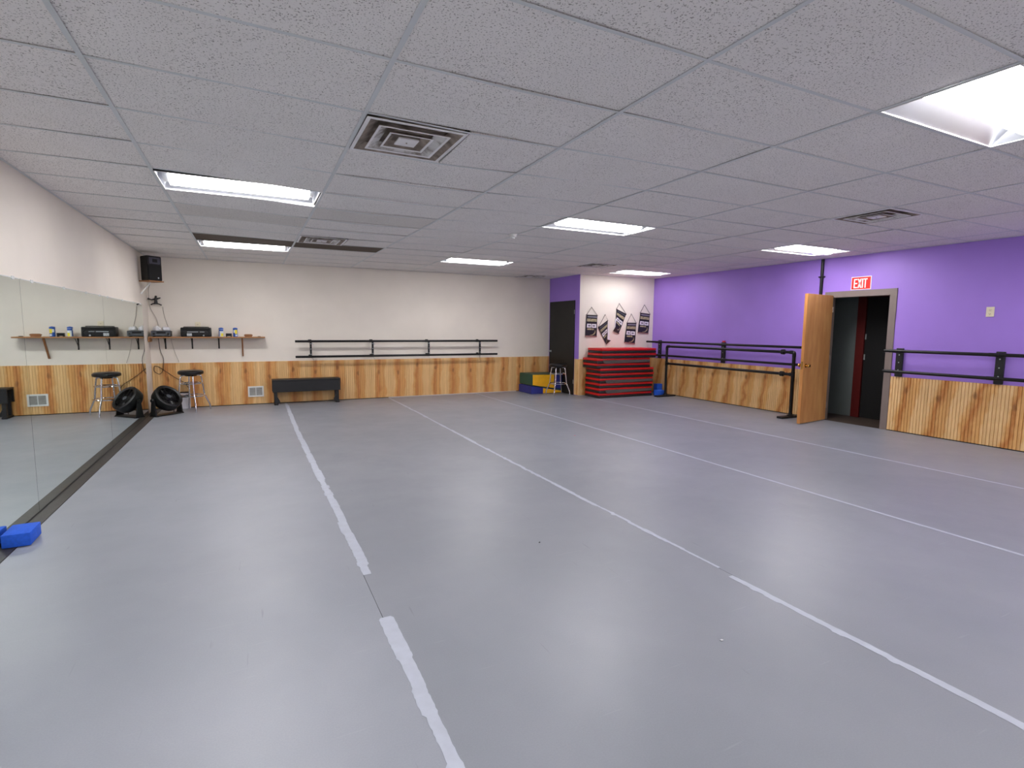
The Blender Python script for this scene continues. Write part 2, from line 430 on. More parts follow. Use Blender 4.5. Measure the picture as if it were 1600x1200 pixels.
struct('trim_edge_strip', rbox(B(), (XM + 0.001, YF + 0.01, -0.003), (XM + 0.0955, 7.75, 0.004), 0.0015, 1), 'strip', 'dark brown edge strip along the mirror foot')

# ------------------------------------------------------------------ ceiling: tiles, runners, cross tees
ceil = struct('ceiling', box(B(), (XL - 0.1, YF - 0.1, H + 0.24), (XR + 0.1, YB + 0.1, H + 0.30)), 'void', 'suspended ceiling of speckled white acoustic tiles in a metal grid')
cols = [XL + 0.001] + [i * CW for i in range(0, 8)] + [XR - 0.001]
rows = [YF + 0.001] + [j * RW for j in range(-9, 14)] + [YB - 0.001]
def cidx(i): return i - 1
LIGHT_CELLS = [(c, r) for c in (0, 3, 6) for r in (-8, -2, 4, 10)]
VENT_CELLS = [(1, 1), (1, 8), (5, 1), (5, 9), (4.9, 13)]
vent_cells = {(1, 1), (1, 8), (5, 1), (5, 9), (5, 13)}
BROWN = {(0, 9), (1, 9)}; DULL = {(1, 5), (0, 6)}
def in_closet(x, y): return x > XC + 0.05 and y > YC + 0.05
def tile(x0, x1, y0, y1, m):
    cx, cy = (x0 + x1) / 2, (y0 + y1) / 2; g = 0.004; bm = B()
    j = [random.choice((0, 0, 0.001, 0.002, 0.004)) for _ in range(4)]
    cs = [(x0 + g, y0 + g), (x1 - g, y0 + g), (x1 - g, y1 - g), (x0 + g, y1 - g)]
    lo = [bm.verts.new((a - cx, b - cy, sag(a, b) + 0.003 + q)) for (a, b), q in zip(cs, j)]
    hi = [bm.verts.new((a - cx, b - cy, sag(a, b) + 0.018 + q)) for (a, b), q in zip(cs, j)]
    bm.faces.new(lo[::-1]); bm.faces.new(hi)
    for i in range(4): bm.faces.new((lo[i], lo[(i + 1) % 4], hi[(i + 1) % 4], hi[i]))
    o = obj('ceiling_tile', bm, m, ceil); o.location = (cx, cy, H)
for i in range(len(cols) - 1):
    for k in range(len(rows) - 1):
        ci, ri = i - 1, k - 10
        x0, x1, y0, y1 = cols[i], cols[i + 1], rows[k], rows[k + 1]
        if in_closet((x0 + x1) / 2, (y0 + y1) / 2): continue
        if (ci, ri) in LIGHT_CELLS: continue
        if (ci, ri) in vent_cells: x0 = x0 + RW
        if in_closet(x1, y1): x1 = min(x1, XC + 0.004) if y0 > YC - 0.05 else x1
        if x1 - x0 < 0.02: continue
        if y1 > YC and y0 < YC and x0 > XC - 0.01: y1 = YC - 0.001
        m = 'tile_brown' if (ci, ri) in BROWN else 'tile_dull' if (ci, ri) in DULL else 'tile'
        tile(x0, x1, y0, y1, m)
def tee(name, p, q, wd):
    """thin grid flange between two plan points, following the sag"""
    bm = B(); n = max(1, int(round((Vector(q) - Vector(p)).length / 0.6))); d = (Vector(q) - Vector(p)).normalized(); s = Vector((-d.y, d.x)) * wd / 2
    prev = None
    cx = (Vector(p) + Vector(q)) / 2
    for k in range(n + 1):
        c = Vector(p).lerp(Vector(q), k / n); z = sag(c.x, c.y) - (0.0006 if name == 'main_runner' else 0); c = c - cx
        ring = [bm.verts.new((c.x - s.x, c.y - s.y, z)), bm.verts.new((c.x + s.x, c.y + s.y, z)),
                bm.verts.new((c.x + s.x, c.y + s.y, z + 0.0018)), bm.verts.new((c.x - s.x, c.y - s.y, z + 0.0018))]
        if prev:
            for a in range(4): bm.faces.new((prev[a], prev[(a + 1) % 4], ring[(a + 1) % 4], ring[a]))
        else: bm.faces.new(ring[::-1])
        prev = ring
    bm.faces.new(prev)
    o = obj(name, bm, 'tee', ceil); o.location = (cx.x, cx.y, H)
for x in cols[1:-1]:
    tee('main_runner', (x, YF + 0.001), (x, (YC if x > XC else YB) - 0.001), 0.024)
for y in rows[1:-1]:
    for i in range(len(cols) - 1):
        if y > YC and cols[i] > XC: continue
        tee('cross_tee', (cols[i] + 0.012, y), (min(cols[i + 1], XC if y > YC else 99) - 0.012, y), 0.020)
for p, q in (((XL + 0.011, YF), (XL + 0.011, YB)), ((XL, YB - 0.011), (XC, YB - 0.011)), ((XC - 0.011, YC), (XC - 0.011, YB)),
             ((XC, YC - 0.011), (XR, YC - 0.011)), ((XR - 0.011, YF), (XR - 0.011, YC))):
    tee('wall_angle', p, q, 0.020)

# ------------------------------------------------------------------ troffer lights
def make_light():
    t = thing('ceiling_light', 'recessed fluorescent troffer in the last row by the wall opposite the barre', 'light', group='fluorescent troffers in the ceiling')
    hx, hy, dz = CW / 2 - 0.013, RW / 2 - 0.011, 0.105
    bm = B()
    # sloping long sides, top and sloping ends, modelled as an open pan with a thin shell
    o_ = [(-hx, -hy, 0), (hx, -hy, 0), (hx, hy, 0), (-hx, hy, 0)]
    i_ = [(-hx + 0.03, -hy + 0.14, dz), (hx - 0.03, -hy + 0.14, dz), (hx - 0.03, hy - 0.14, dz), (-hx + 0.03, hy - 0.14, dz)]
    for off in (0.0, 0.006):
        a = [bm.verts.new((x, y, z + off)) for x, y, z in o_]; b = [bm.verts.new((x, y, z + off)) for x, y, z in i_]
        for k in range(4): bm.faces.new((a[k], a[(k + 1) % 4], b[(k + 1) % 4], b[k]))
        bm.faces.new(b)
    obj('housing', bm, 'white_trough', t)
    bm = B()
    for lo, hi in (((-hx, -hy, -0.003), (hx, -hy + 0.010, 0.001)), ((-hx, hy - 0.010, -0.003), (hx, hy, 0.001)), ((-hx, -hy, -0.003), (-hx + 0.010, hy, 0.001)), ((hx - 0.010, -hy, -0.003), (hx, hy, 0.001))):
        box(bm, lo, hi)
    obj('flange', bm, 'white_paint', t)
    n = 8; hw = 0.128; prof = [(-hw, 0.088)] + [(-hw * math.cos(PI * k / n), 0.036 - 0.056 * math.sin(PI * k / n)) for k in range(n + 1)] + [(hw, 0.088)]
    lens = obj('lens', prism(B(), prof, 0, -hx + 0.075, hx - 0.075), 'lens', t, smooth=True)
    pc = [(-hw - 0.006, 0.096)] + [(-(hw + 0.006) * math.cos(PI * k / n), 0.060 - 0.056 * math.sin(PI * k / n)) for k in range(n + 1)] + [(hw + 0.006, 0.096)]
    obj('end_cap', prism(B(), pc, 0, -hx + 0.034, -hx + 0.075), 'white_trough', t)
    obj('end_cap', prism(B(), pc, 0, hx - 0.075, hx - 0.034), 'white_trough', t)
    return t
LL = {(0, 4): 'long glowing troffer next to the mirror wall, between sooty diffuser and brown stained tiles', (0, 10): 'glowing troffer touching the brown stained ceiling tile near the corner loudspeaker',
      (3, 4): 'glowing troffer beside the small smoke detector', (3, 10): 'glowing troffer in front of the middle of the cream back wall',
      (6, 4): 'glowing troffer above the open wooden door', (6, 10): 'glowing troffer just in front of the banner wall', (3, -2): 'glowing troffer directly over the open floor, in line with the smoke detector one',
      (6, -2): 'glowing troffer near the purple wall past the doorway', (0, -2): 'glowing troffer by the mirrors before the sooty diffuser'}
light0 = make_light()
for n_, (c, r) in enumerate(LIGHT_CELLS):
    x, y = (c + 0.5) * CW, (r + 0.5) * RW
    loc = (x, y, H + sag(x, y) - (0.004 if c == 0 and r == 4 else 0))
    o = light0 if n_ == 0 else dup(light0, loc)
    if (c, r) == (6, 10):
        for ch in o.children:
            if ch.name.startswith('lens'): ch.data = ch.data.copy(); ch.data.materials[0] = M['lens_aged']
    o.location = loc; o['label'] = LL.get((c, r), o['label'])

# ------------------------------------------------------------------ air diffusers
def make_vent(label, loc):
    t = thing('ceiling_vent', label, 'vent', loc, group='square ceiling diffusers')
    h = RW / 2 - 0.012
    def ring(so, zo, si, zi, th=0.003):
        bm = B(); vs = []
        for s, z in ((so, zo), (si, zi), (si, zi + th), (so, zo + th)):
            vs.append([bm.verts.new((a * s, b * s, z)) for a, b in ((-1, -1), (1, -1), (1, 1), (-1, 1))])
        for a in range(4):
            for k in range(4): bm.faces.new((vs[a][k], vs[a][(k + 1) % 4], vs[(a + 1) % 4][(k + 1) % 4], vs[(a + 1) % 4][k]))
        return bm
    obj('frame', ring(h, -0.003, h - 0.022, -0.003), 'vent_white', t)
    obj('outer_cone', ring(h - 0.022, -0.003, h - 0.085, 0.030), 'soot', t)
    obj('louver', ring(0.206, -0.006, 0.140, 0.022), 'dusty', t)
    obj('louver', ring(0.212, -0.010, 0.198, -0.008), 'vent_white', t)
    obj('louver', ring(0.126, -0.006, 0.080, 0.020), 'soot', t)
    obj('louver', ring(0.132, -0.010, 0.119, -0.008), 'vent_white', t)
    b = B(); box(b, (-0.062, -0.062, -0.008), (0.062, 0.062, 0.0)); cp = obj('centre_plate', b, 'vent_white', t)
    b = B(); lathe(b, [(0, -0.004), (0.005, -0.004), (0.005, 0.0)], 8, (0, 0, -0.008)); obj('screw', b, 'soot', cp)
    b = B(); box(b, (-h, -h, 0.040), (h, h, 0.048)); obj('back_plate', b, 'soot', t)
    return t
v0 = make_vent('sooty square air diffuser, the one in front of the brightest long troffer', (1.5 * CW - RW / 2, 1.5 * RW, 0))
def vloc(c, r):
    x, y = c * CW + RW / 2, (r + 0.5) * RW; return (x, y, H + sag(x, y))
v0.location = vloc(1, 1); v0['label'] = 'sooty square ceiling diffuser with dark dust ring, standing alone among clean tiles'
for (c, r), lb in (((1, 8), 'square ceiling diffuser bordering a brown stained tile'), ((5, 1), 'square ceiling diffuser nearest the purple wall'),
                   ((5, 9), 'square ceiling diffuser between two troffers near the closet wall'), ((4.93, 13), 'square ceiling diffuser right against the cream back wall')):
    dup(v0, vloc(c, r), None, lb)

# smoke detector
t = thing('smoke_detector', 'small round white smoke detector on ceiling tile', 'detector', (3.60, 3.62, H))
obj('base', lathe(B(), [(0, 0), (0.055, 0), (0.055, -0.012), (0.0, -0.012)], 20), 'white_paint', t, True)
obj('body', lathe(B(), [(0.045, -0.012), (0.042, -0.035), (0.022, -0.042), (0.020, -0.055), (0, -0.056)], 20), 'white_paint', t, True)

# ------------------------------------------------------------------ mirrors
ys = [7.774, 5.246, 2.77, 0.28, -2.21, -4.70]
ML = ['frameless wall mirror sheet with the black floor fan at its far foot', 'frameless wall mirror sheet between the fan sheet and the yoga block sheet',
      'frameless wall mirror sheet with the blue yoga block at its foot', 'frameless wall mirror sheet past the yoga block sheet', 'frameless wall mirror sheet in the corner opposite the back wall']
for a, b, ml in zip(ys, ys[1:], ML):
    t = thing('wall_mirror', ml, 'mirror', (XM, (a + b) / 2, 0.012), group='mirror sheets along the left wall')
    hw = (a - b) / 2 - 0.0018; top = 1.772
    o = obj('glass', box(B(), (-0.006, -hw, 0), (0, hw, top)), 'mirror', t)
    obj('backing', box(B(), (-0.0285, -hw - 0.0005, 0), (-0.0065, hw + 0.0005, top - 0.002)), 'mirror_edge', t)
    obj('top_channel', box(B(), (-0.008, -hw + 0.02, top), (0.003, hw - 0.02, top + 0.006)), 'clip', t)
    for f in (-0.8, -0.15, 0.45, 0.9):
        obj('clip', rbox(B(), (-0.004, f * hw - 0.018, top - 0.010), (0.006, f * hw + 0.018, top + 0.014), 0.002, 1), 'clip', t)

# ------------------------------------------------------------------ floor tape
def tape_run(label, x, y0, y1, wd, rag, seed):
    rnd = random.Random(seed); bm = B(); n = max(4, int((y0 - y1) / 0.018)); prev = None; jl = jr = 0.0; run = 0
    for k in range(n + 1):
        y = y0 + (y1 - y0) * k / n
        if run <= 0:
            jl = rnd.uniform(-rag, rag * 0.5); jr = rnd.uniform(-rag * 0.5, rag); run = rnd.choice((1, 2, 3, 5, 9, 14, 20))
        run -= 1
        e = 0.012 * math.sin(y * 0.7 + seed)
        if k in (0, n): jl, jr = rag * 0.3, -rag * 0.3
        a = (-wd / 2 + jl + e + rnd.uniform(-1, 1) * rag * 0.22, y - (y0 + y1) / 2); b = (wd / 2 + jr + e + rnd.uniform(-1, 1) * rag * 0.18, y - (y0 + y1) / 2)
        ring = [bm.verts.new((a[0], a[1], 0.0004)), bm.verts.new((b[0], b[1], 0.0004)), bm.verts.new((b[0], b[1], 0.0013)), bm.verts.new((a[0], a[1], 0.0013))]
        if prev:
            for q in range(4): bm.faces.new((prev[q], prev[(q + 1) % 4], ring[(q + 1) % 4], ring[q]))
        else: bm.faces.new(ring[::-1])
        prev = ring
    bm.faces.new(prev)
    o = obj('floor_tape', bm, 'tape'); o.location = (x, (y0 + y1) / 2, 0)
    tag(o, label, 'tape', 'white tape lines on the dance floor')
tape_run('ragged white floor tape running from the black bench to a torn gap', 1.172, 8.47, 0.637, 0.053, 0.012, 1)
tape_run('wide ragged white floor tape starting after the torn gap before the bench line', 1.163, 0.13, -5.4, 0.056, 0.011, 2)
tape_run('thin worn white floor tape running to the wainscot right of the bench', 3.142, 8.44, -0.19, 0.026, 0.011, 3)
tape_run('white floor tape continuing the thin worn line after a short gap', 3.126, -0.30, -5.4, 0.042, 0.009, 4)
tape_run('straight white floor tape leading to the blue and green foam wedge', 5.115, 8.46, -5.4, 0.029, 0.002, 5)
tape_run('straight white floor tape leading to the red and black mat stack', 7.06, 6.6, -5.4, 0.029, 0.002, 6)

# ------------------------------------------------------------------ doors
# wooden door, swung into the room
hinge = Vector((9.028, 3.008)); free = Vector((8.262, 2.902))
d = (free - hinge); ang = math.atan2(d.y, d.x); L = 0.80
t = struct('door_1', rbox(B(), (0.004, -0.022, 0.012), (L - 0.004, 0.022, 2.02), 0.002, 1), 'door_wood', 'birch veneer door standing open into the room')
t.location = (hinge.x, hinge.y, 0); t.rotation_euler = (0, 0, ang)
obj('edge_strip', box(B(), (L - 0.004, -0.022, 0.012), (L, 0.022, 2.02)), 'door_edge', t)
obj('latch_plate', box(B(), (L, -0.012, 0.86), (L + 0.0015, 0.012, 0.98)), 'brass', t)
for sgn in (-1, 1):
    rot = Matrix.Rotation(sgn * PI / 2, 3, 'X')
    k = obj('knob', lathe(B(), [(0, 0), (0.030, 0), (0.030, 0.006), (0.011, 0.010), (0.011, 0.030), (0.026, 0.040), (0.030, 0.052), (0.022, 0.066), (0, 0.068)], 18, (L - 0.065, -sgn * 0.022, 0.918), rot), 'brass', t, True)
for z in (0.25, 1.02, 1.80):
    obj('hinge', tube(B(), [(0.0, 0.026, z - 0.045), (0.0, 0.026, z + 0.045)], 0.007, 8), 'frame_grey', t)
# its frame
bm = B(); fw = 0.075; fo = 0.012
prof = [((XR - fo, DY0 - fw, 0), (XR - 0.0005, DY0, DZ + fw)), ((XR - fo, DY1, 0), (XR - 0.0005, DY1 + fw, DZ + fw)), ((XR - fo, DY0, DZ), (XR - 0.0005, DY1, DZ + fw))]
for lo, hi in prof: box(bm, lo, hi)
box(bm, (XR - fo, DY0, 0), (XR + 0.13, DY0 + 0.018, DZ)); box(bm, (XR - fo, DY1 - 0.012, 0), (XR + 0.13, DY1, DZ)); box(bm, (XR - fo, DY0 + 0.018, DZ - 0.018), (XR + 0.13, DY1 - 0.012, DZ))
struct('trim_door_frame', bm, 'frame_grey', 'taupe metal frame of the exit doorway')
# hall beyond
HX = 9.84
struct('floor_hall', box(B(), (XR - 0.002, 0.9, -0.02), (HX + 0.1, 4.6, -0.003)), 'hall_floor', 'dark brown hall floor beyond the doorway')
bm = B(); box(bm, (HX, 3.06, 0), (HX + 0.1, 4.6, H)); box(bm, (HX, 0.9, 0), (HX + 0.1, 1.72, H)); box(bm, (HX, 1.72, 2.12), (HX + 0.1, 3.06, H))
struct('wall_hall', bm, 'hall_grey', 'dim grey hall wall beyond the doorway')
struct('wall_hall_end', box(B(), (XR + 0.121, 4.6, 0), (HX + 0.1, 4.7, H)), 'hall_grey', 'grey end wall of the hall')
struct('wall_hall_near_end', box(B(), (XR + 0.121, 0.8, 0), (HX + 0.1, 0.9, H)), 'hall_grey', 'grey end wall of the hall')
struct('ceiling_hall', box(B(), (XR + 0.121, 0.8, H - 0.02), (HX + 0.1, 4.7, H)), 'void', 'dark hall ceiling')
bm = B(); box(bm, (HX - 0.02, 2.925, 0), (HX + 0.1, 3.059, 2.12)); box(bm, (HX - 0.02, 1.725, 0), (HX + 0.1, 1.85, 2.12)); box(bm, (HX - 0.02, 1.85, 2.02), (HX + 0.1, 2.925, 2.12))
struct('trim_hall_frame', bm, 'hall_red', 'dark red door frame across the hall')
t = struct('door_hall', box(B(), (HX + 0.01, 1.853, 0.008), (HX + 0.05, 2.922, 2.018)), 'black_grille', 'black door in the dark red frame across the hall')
obj('door_closer', rbox(B(), (HX - 0.045, 1.95, 1.90), (HX + 0.009, 2.22, 1.95), 0.006, 1), 'frame_grey', t)
for z in (1.32, 0.98): obj('hinge', box(B(), (HX - 0.002, 2.90, z), (HX + 0.009, 2.92, z + 0.09)), 'grille_grey', t)
# black closet door
t = struct('door_2', box(B(), (XC - 0.020, 7.40, 0.006), (XC - 0.002, 8.455, 2.075)), 'black_door', 'plain black closet door in the purple side wall')
k = obj('handle', lathe(B(), [(0, 0), (0.026, 0), (0.026, 0.006), (0.009, 0.010), (0.009, 0.028), (0.022, 0.036), (0.022, 0.050), (0, 0.052)], 16, (XC - 0.020, 8.38, 0.93), Matrix.Rotation(-PI / 2, 3, 'Y')), 'silver', t, True)
for z in (0.25, 1.78): obj('hinge', tube(B(), [(XC - 0.024, 7.395, z), (XC - 0.024, 7.395, z + 0.09)], 0.007, 8), 'grille_grey', t)

# exit sign
t = thing('exit_sign', 'red EXIT sign with white letters above the open doorway', 'sign', (XR - 0.002, 2.578, 2.088))
obj('back_plate', rbox(B(), (-0.006, -0.150, 0), (0, 0.150, 0.200), 0.002, 1), 'exit_white', t)
obj('face', box(B(), (-0.0075, -0.139, 0.011), (-0.006, 0.139, 0.189)), 'exit_red', t)
def letter(polys, u0):
    # u runs to the viewer's right (towards -y), v up
    bm = B()
    for poly in polys:
        prism(bm, [(-(u0 + u), v) for u, v in poly], 0, -0.0090, -0.0075)
    return bm
h0, h1, s = 0.027, 0.168, 0.019
E_ = [[(0, h0), (s, h0), (s, h1), (0, h1)]] + [[(s, z), (0.054, z), (0.054, z + s), (s, z + s)] for z in (h0, (h0 + h1 - s) / 2, h1 - s)]
X_ = [[(0, h0), (s + 0.002, h0), (0.060, h1), (0.060 - s - 0.002, h1)], [(0.060 - s - 0.002, h0), (0.060, h0), (s + 0.002, h1), (0, h1)]]
I_ = [[(0, h0), (s, h0), (s, h1), (0, h1)]]
T_ = [[(0, h1 - s), (0.058, h1 - s), (0.058, h1), (0, h1)], [(0.0205, h0), (0.0375, h0), (0.0375, h1 - s), (0.0205, h1 - s)]]
for pl, u in ((E_, -0.108), (X_, -0.050), (I_, 0.014), (T_, 0.036)): obj('letter', letter(pl, u), 'exit_white', t)

# conduit, outlet
t = thing('conduit_pipe', 'black vertical conduit on the purple wall above the open door', 'pipe', (XR - 0.028, 3.195, 0.82))
obj('pipe', tube(B(), [(0, 0, 0), (0, 0, H - 0.82 - 0.006)], 0.024, 12), 'black_metal', t, True)
for z in (0.2, 1.5): obj('strap', rbox(B(), (-0.026, -0.045, z), (0.026, 0.045, z + 0.02), 0.003, 1), 'black_metal', t)
def outlet(label, loc, rz):
    t = thing('wall_outlet', label, 'outlet', loc, rz)     # faces local -y
    obj('plate', rbox(B(), (-0.042, -0.007, -0.062), (0.042, 0, 0.062), 0.003, 2), 'ivory', t)
    for z in (-0.024, 0.024):
        r = obj('receptacle', lathe(B(), [(0, 0), (0.021, 0), (0.020, 0.003), (0, 0.003)], 16, (0, -0.007, z), Matrix.Rotation(PI / 2, 3, 'X')), 'ivory', t)
        for x in (-0.007, 0.007): obj('slot', box(B(), (x - 0.0016, -0.0112, z - 0.006), (x + 0.0016, -0.0101, z + 0.006)), 'ivory_dark', r)
        obj('slot', box(B(), (-0.003, -0.0112, z - 0.015), (0.003, -0.0101, z - 0.009)), 'ivory_dark', r)
outlet('ivory duplex outlet alone on the purple wall', (XR - 0.001, 0.958, 1.712), -PI / 2)

# ------------------------------------------------------------------ ballet barres
def wall_barre(label, x0, x1, brks, loc, rz, wide):
    """local: x along the wall, -y away from it, origin on the wall at floor level"""
    t = thing('ballet_barre', label, 'barre', loc, rz, 'wall-mounted double ballet barres')
    zs = (1.178, 0.885); so = -0.20
    for z in zs: obj('rail', tube(B(), [(x0, so, z), (x1, so, z)], 0.0215, 12), 'black_metal', t, True)
    for x in brks:
        hw = 0.046 if wide else 0.018
        if wide: b = rbox(B(), (x - hw, -0.036, 0.805), (x + hw, -0.001, 1.215), 0.008, 2)
        else: b = rbox(B(), (x - hw, so + 0.021, 0.872), (x + hw, so + 0.050, 1.192), 0.003, 1)
        br = obj('bracket', b, 'black_paint', t)
        for z in zs:
            if wide:
                obj('arm', tube(B(), [(x, -0.034, z - 0.02), (x, so * 0.6, z - 0.022), (x, so, z - 0.012)], 0.010, 8), 'black_metal', br, True)
                obj('saddle', tube(B(), [(x - 0.05, so, z), (x + 0.05, so, z)], 0.0235, 12), 'black_metal', br, True)
            else:
                obj('arm', tube(B(), [(x, so + 0.04, z), (x, -0.002, z)], 0.009, 8), 'black_metal', br, True)
                obj('wall_plate', box(B(), (x - 0.03, -0.016 if z < 0.9 else -0.006, z - 0.03), (x + 0.03, -0.001 if z > 0.9 else -0.0135, z + 0.03)), 'black_metal', br)
                obj('strut', tube(B(), [(x, so + 0.045, z - 0.01), (x + 0.07, -0.004, z - 0.075)], 0.005, 6), 'silver', br, True)
        for z in ((0.90, 1.01, 1.12) if wide else (0.93, 1.03, 1.13)):
            y = -0.036 if wide else so + 0.021
            obj('bolt', lathe(B(), [(0, 0.004), (0.008, 0.003), (0.009, 0)], 8, (x, y, z), Matrix.Rotation(PI / 2, 3, 'X')), 'silver', br, True)
    return t
wall_barre('long black double ballet barre on the cream back wall', 1.37, 5.55, (1.648, 2.814, 3.981, 5.145), (0, YB, 0), 0, False)
# on the right wall local x runs towards -y
wall_barre('black double ballet barre on the purple wall behind the portable barre', -7.19, -3.33, (-6.95, -5.13), (XR, 0, 0), -PI / 2, True)
wall_barre('black double ballet barre on the purple wall beyond the open doorway', -2.06, 3.4, (-1.947, -0.80, 0.40, 1.6, 2.8), (XR, 0, 0), -PI / 2, True)
o = tag(obj('red_cap', rbox(B(), (-0.017, -0.028, 0), (0.017, 0.028, 0.03), 0.005, 2), 'red_plastic'), 'small red plastic piece on top of a barre bracket', 'cap'); o.location = (XR - 0.0195, 5.13, 1.2152)

# portable barre
t = thing('portable_barre', 'black free-standing pipe ballet barre on flat feet in front of the purple wall', 'barre', (8.72, 0, 0))
ya, yb_ = 3.385, 6.385
for y in (ya, yb_):
    f = obj('foot', rbox(B(), (-0.27, y - 0.055, 0), (0.25, y + 0.055, 0.032), 0.006, 2), 'black_paint', t)
    obj('flange', lathe(B(), [(0, 0), (0.055, 0), (0.055, 0.012), (0.032, 0.016), (0.030, 0.05), (0, 0.05)], 18, (0, y, 0.032)), 'black_metal', f, True)
    obj('post', tube(B(), [(0, y, 0.07), (0, y, 1.06)], 0.0265, 14), 'black_metal', t, True)
    sg = 1 if y == ya else -1
    obj('elbow', tube(B(), arc_path([(0, y, 1.02), (0, y, 1.095), (0, y + sg * 0.075, 1.095)], 0.05), 0.030, 14), 'black_metal', t, True)
    obj('tee_fitting', merge(tube(B(), [(0, y, 0.675), (0, y, 0.775)], 0.030, 14), tube(B(), [(0, y, 0.725), (0, y + sg * 0.06, 0.725)], 0.030, 14)), 'black_metal', t, True)
for z in (1.095, 0.725):
    obj('rail', tube(B(), [(0, ya + 0.05, z), (0, yb_ - 0.05, z)], 0.0240, 14), 'black_metal', t, True)
    obj('union', tube(B(), [(0, ya + 0.17, z), (0, ya + 0.18, z), (0, ya + 0.23, z), (0, ya + 0.24, z)], [0.033, 0.043, 0.043, 0.033], 14), 'black_metal', t, True)

# ------------------------------------------------------------------ folded mats
mats_l = ['bottom red and black folded gym mat of the tall stack', 'second lowest red and black folded gym mat of the stack, with grey flap',
          'middle red and black folded gym mat of the stack', 'red and black folded gym mat below the topmost, slid towards the closet door', 'topmost red and black folded gym mat with bright red top']
PT = 0.0525
for k, lb in enumerate(mats_l):
    off = (0.00, 0.0, 0.01, -0.065, 0.045)[k]; wd = (1.40, 1.42, 1.42, 1.40, 1.44)[k]; dy = (0, 0.004, -0.004, 0.012, 0.0)[k]
    t = thing('folding_mat', lb, 'gym mat', (7.155 + off, 6.655 + dy, k * 4 * PT), -0.015, group='stacked folded gym mats')
    for p in range(4):
        red = (p % 2 == 1)
        ex = random.uniform(-0.008, 0.008)
        obj('panel', rbox(B(), (ex, random.uniform(-0.006, 0.006), p * PT + 0.0008), (wd + ex, 0.545, (p + 1) * PT - 0.0008), 0.012, 2), 'red_vinyl' if red else 'mat_black', t, True)
    if k in (0, 1, 3):
        zf = 2.1 * PT
        bm = B(); prism(bm, [(0.13, zf + 0.062), (wd - 0.02, zf + 0.062), (wd - 0.04, zf + 0.012), (0.20, zf - 0.010), (0.16, zf + 0.01)], 1, -0.022, -0.008)
        obj('velcro_flap', bm, 'velcro', t)
    obj('seam', box(B(), (0.01, -0.010, 2 * PT - 0.002), (wd - 0.01, -0.002, 2 * PT + 0.002)), 'mat_black', t)

# ------------------------------------------------------------------ banners
def banner(label, apex, TL, TR, BR, BL, fold=None):
    """corner points (x, z) on the closet front wall"""
    y = YC - 0.010
    bx, bz = (BL[0] + BR[0]) / 2, min(BL[1], BR[1])
    t = thing('award_banner', label, 'banner', (bx, y, bz), group='black and gold award banners on the closet wall')
    def P(u, v, off=0.0):      # u right, v down
        a = Vector(TL).lerp(Vector(TR), u); b = Vector(BL).lerp(Vector(BR), u); q = a.lerp(b, v)
        return (q.x - bx, -off - 0.004 * math.sin(v * 7 + u * 3) - 0.003, q.y - bz)
    def patch(u0, u1, v0, v1, off, nu=6, nv=8, th=0.0012, cv=None):
        bm = B(); g = [[], []]
        for s in (0, 1):
            for i in range(nu + 1):
                for j in range(nv + 1):
                    u, v = u0 + (u1 - u0) * i / nu, v0 + (v1 - v0) * j / nv
                    if cv: u, v = cv(u, v)
                    g[s].append(bm.verts.new(P(u, v, off + s * th)))
        W = nv + 1
        for s in (0, 1):
            for i in range(nu):
                for j in range(nv): bm.faces.new((g[s][i * W + j], g[s][(i + 1) * W + j], g[s][(i + 1) * W + j + 1], g[s][i * W + j + 1]))
        for i in range(nu):
            for j in (0, nv): bm.faces.new((g[0][i * W + j], g[0][(i + 1) * W + j], g[1][(i + 1) * W + j], g[1][i * W + j]))
        for j in range(nv):
            for i in (0, nu): bm.faces.new((g[0][i * W + j], g[0][i * W + j + 1], g[1][i * W + j + 1], g[1][i * W + j]))
        return bm
    c = obj('cloth', patch(0, 1, 0, 1, 0), 'cloth_black', t)
    obj('gold_band', patch(0.06, 0.96, 0.17, 0.30, 0.0016), 'gold', c)
    obj('grey_band', patch(0.10, 0.96, 0.05, 0.11, 0.0016, 4, 2), 'print_grey' if not fold else 'grey_plastic', c)
    for u0, u1 in ((0.10, 0.48), (0.53, 0.93)):
        obj('label_patch', patch(u0, u1, 0.41, 0.59, 0.0016, 3, 3), 'paper', c)
    for u0, u1 in ((0.20, 0.42), (0.60, 0.82)):
        obj('print_mark', patch(u0, u1, 0.46, 0.54, 0.0030, 2, 2, 0.0006), 'print_grey', c)
    obj('gold_scroll', patch(0.15, 0.70, 0.63, 0.70, 0.0016), 'gold', c)
    def swoosh(u, v):   # crescent: u along, v across
        a = -0.5 + 2.2 * u; th = (v - 0.5) * 0.09 * math.sin(PI * min(max(u, 0.04), 0.96))
        return (0.44 + (0.40 + th) * math.cos(a), 0.76 + (0.185 + th * 0.6) * math.sin(a))
    obj('gold_crescent', patch(0, 1, 0, 1, 0.0018, 10, 2, 0.0006, swoosh), 'gold', c)
    obj('rod', tube(B(), [P(-0.03, 0), P(1.03, 0)], 0.006, 8), 'rod_brown', t, True)
    obj('fringe', patch(-0.02, 1.02, 0.975, 1.03, 0.001, 6, 1), 'banner_red', t)
    ap = (apex[0] - bx, -0.002, apex[1] - bz)
    obj('cord', tube(B(), [P(0, 0), ap, P(1, 0)], 0.0046, 6), 'rod_brown', t, True)
    obj('nail', tube(B(), [(ap[0], 0.009, ap[2]), (ap[0], -0.008, ap[2])], 0.005, 8), 'silver', t)
    if fold:
        f = [(p[0] - bx, p[1] - bz) for p in fold]
        bm = B(); prism(bm, f[:3], 1, -0.018, -0.010); obj('folded_back', bm, 'paper', t)
        if len(fold) > 3:
            bm = B(); prism(bm, f[3:], 1, -0.022, -0.012); obj('curled_tip', bm, 'rod_brown', t)
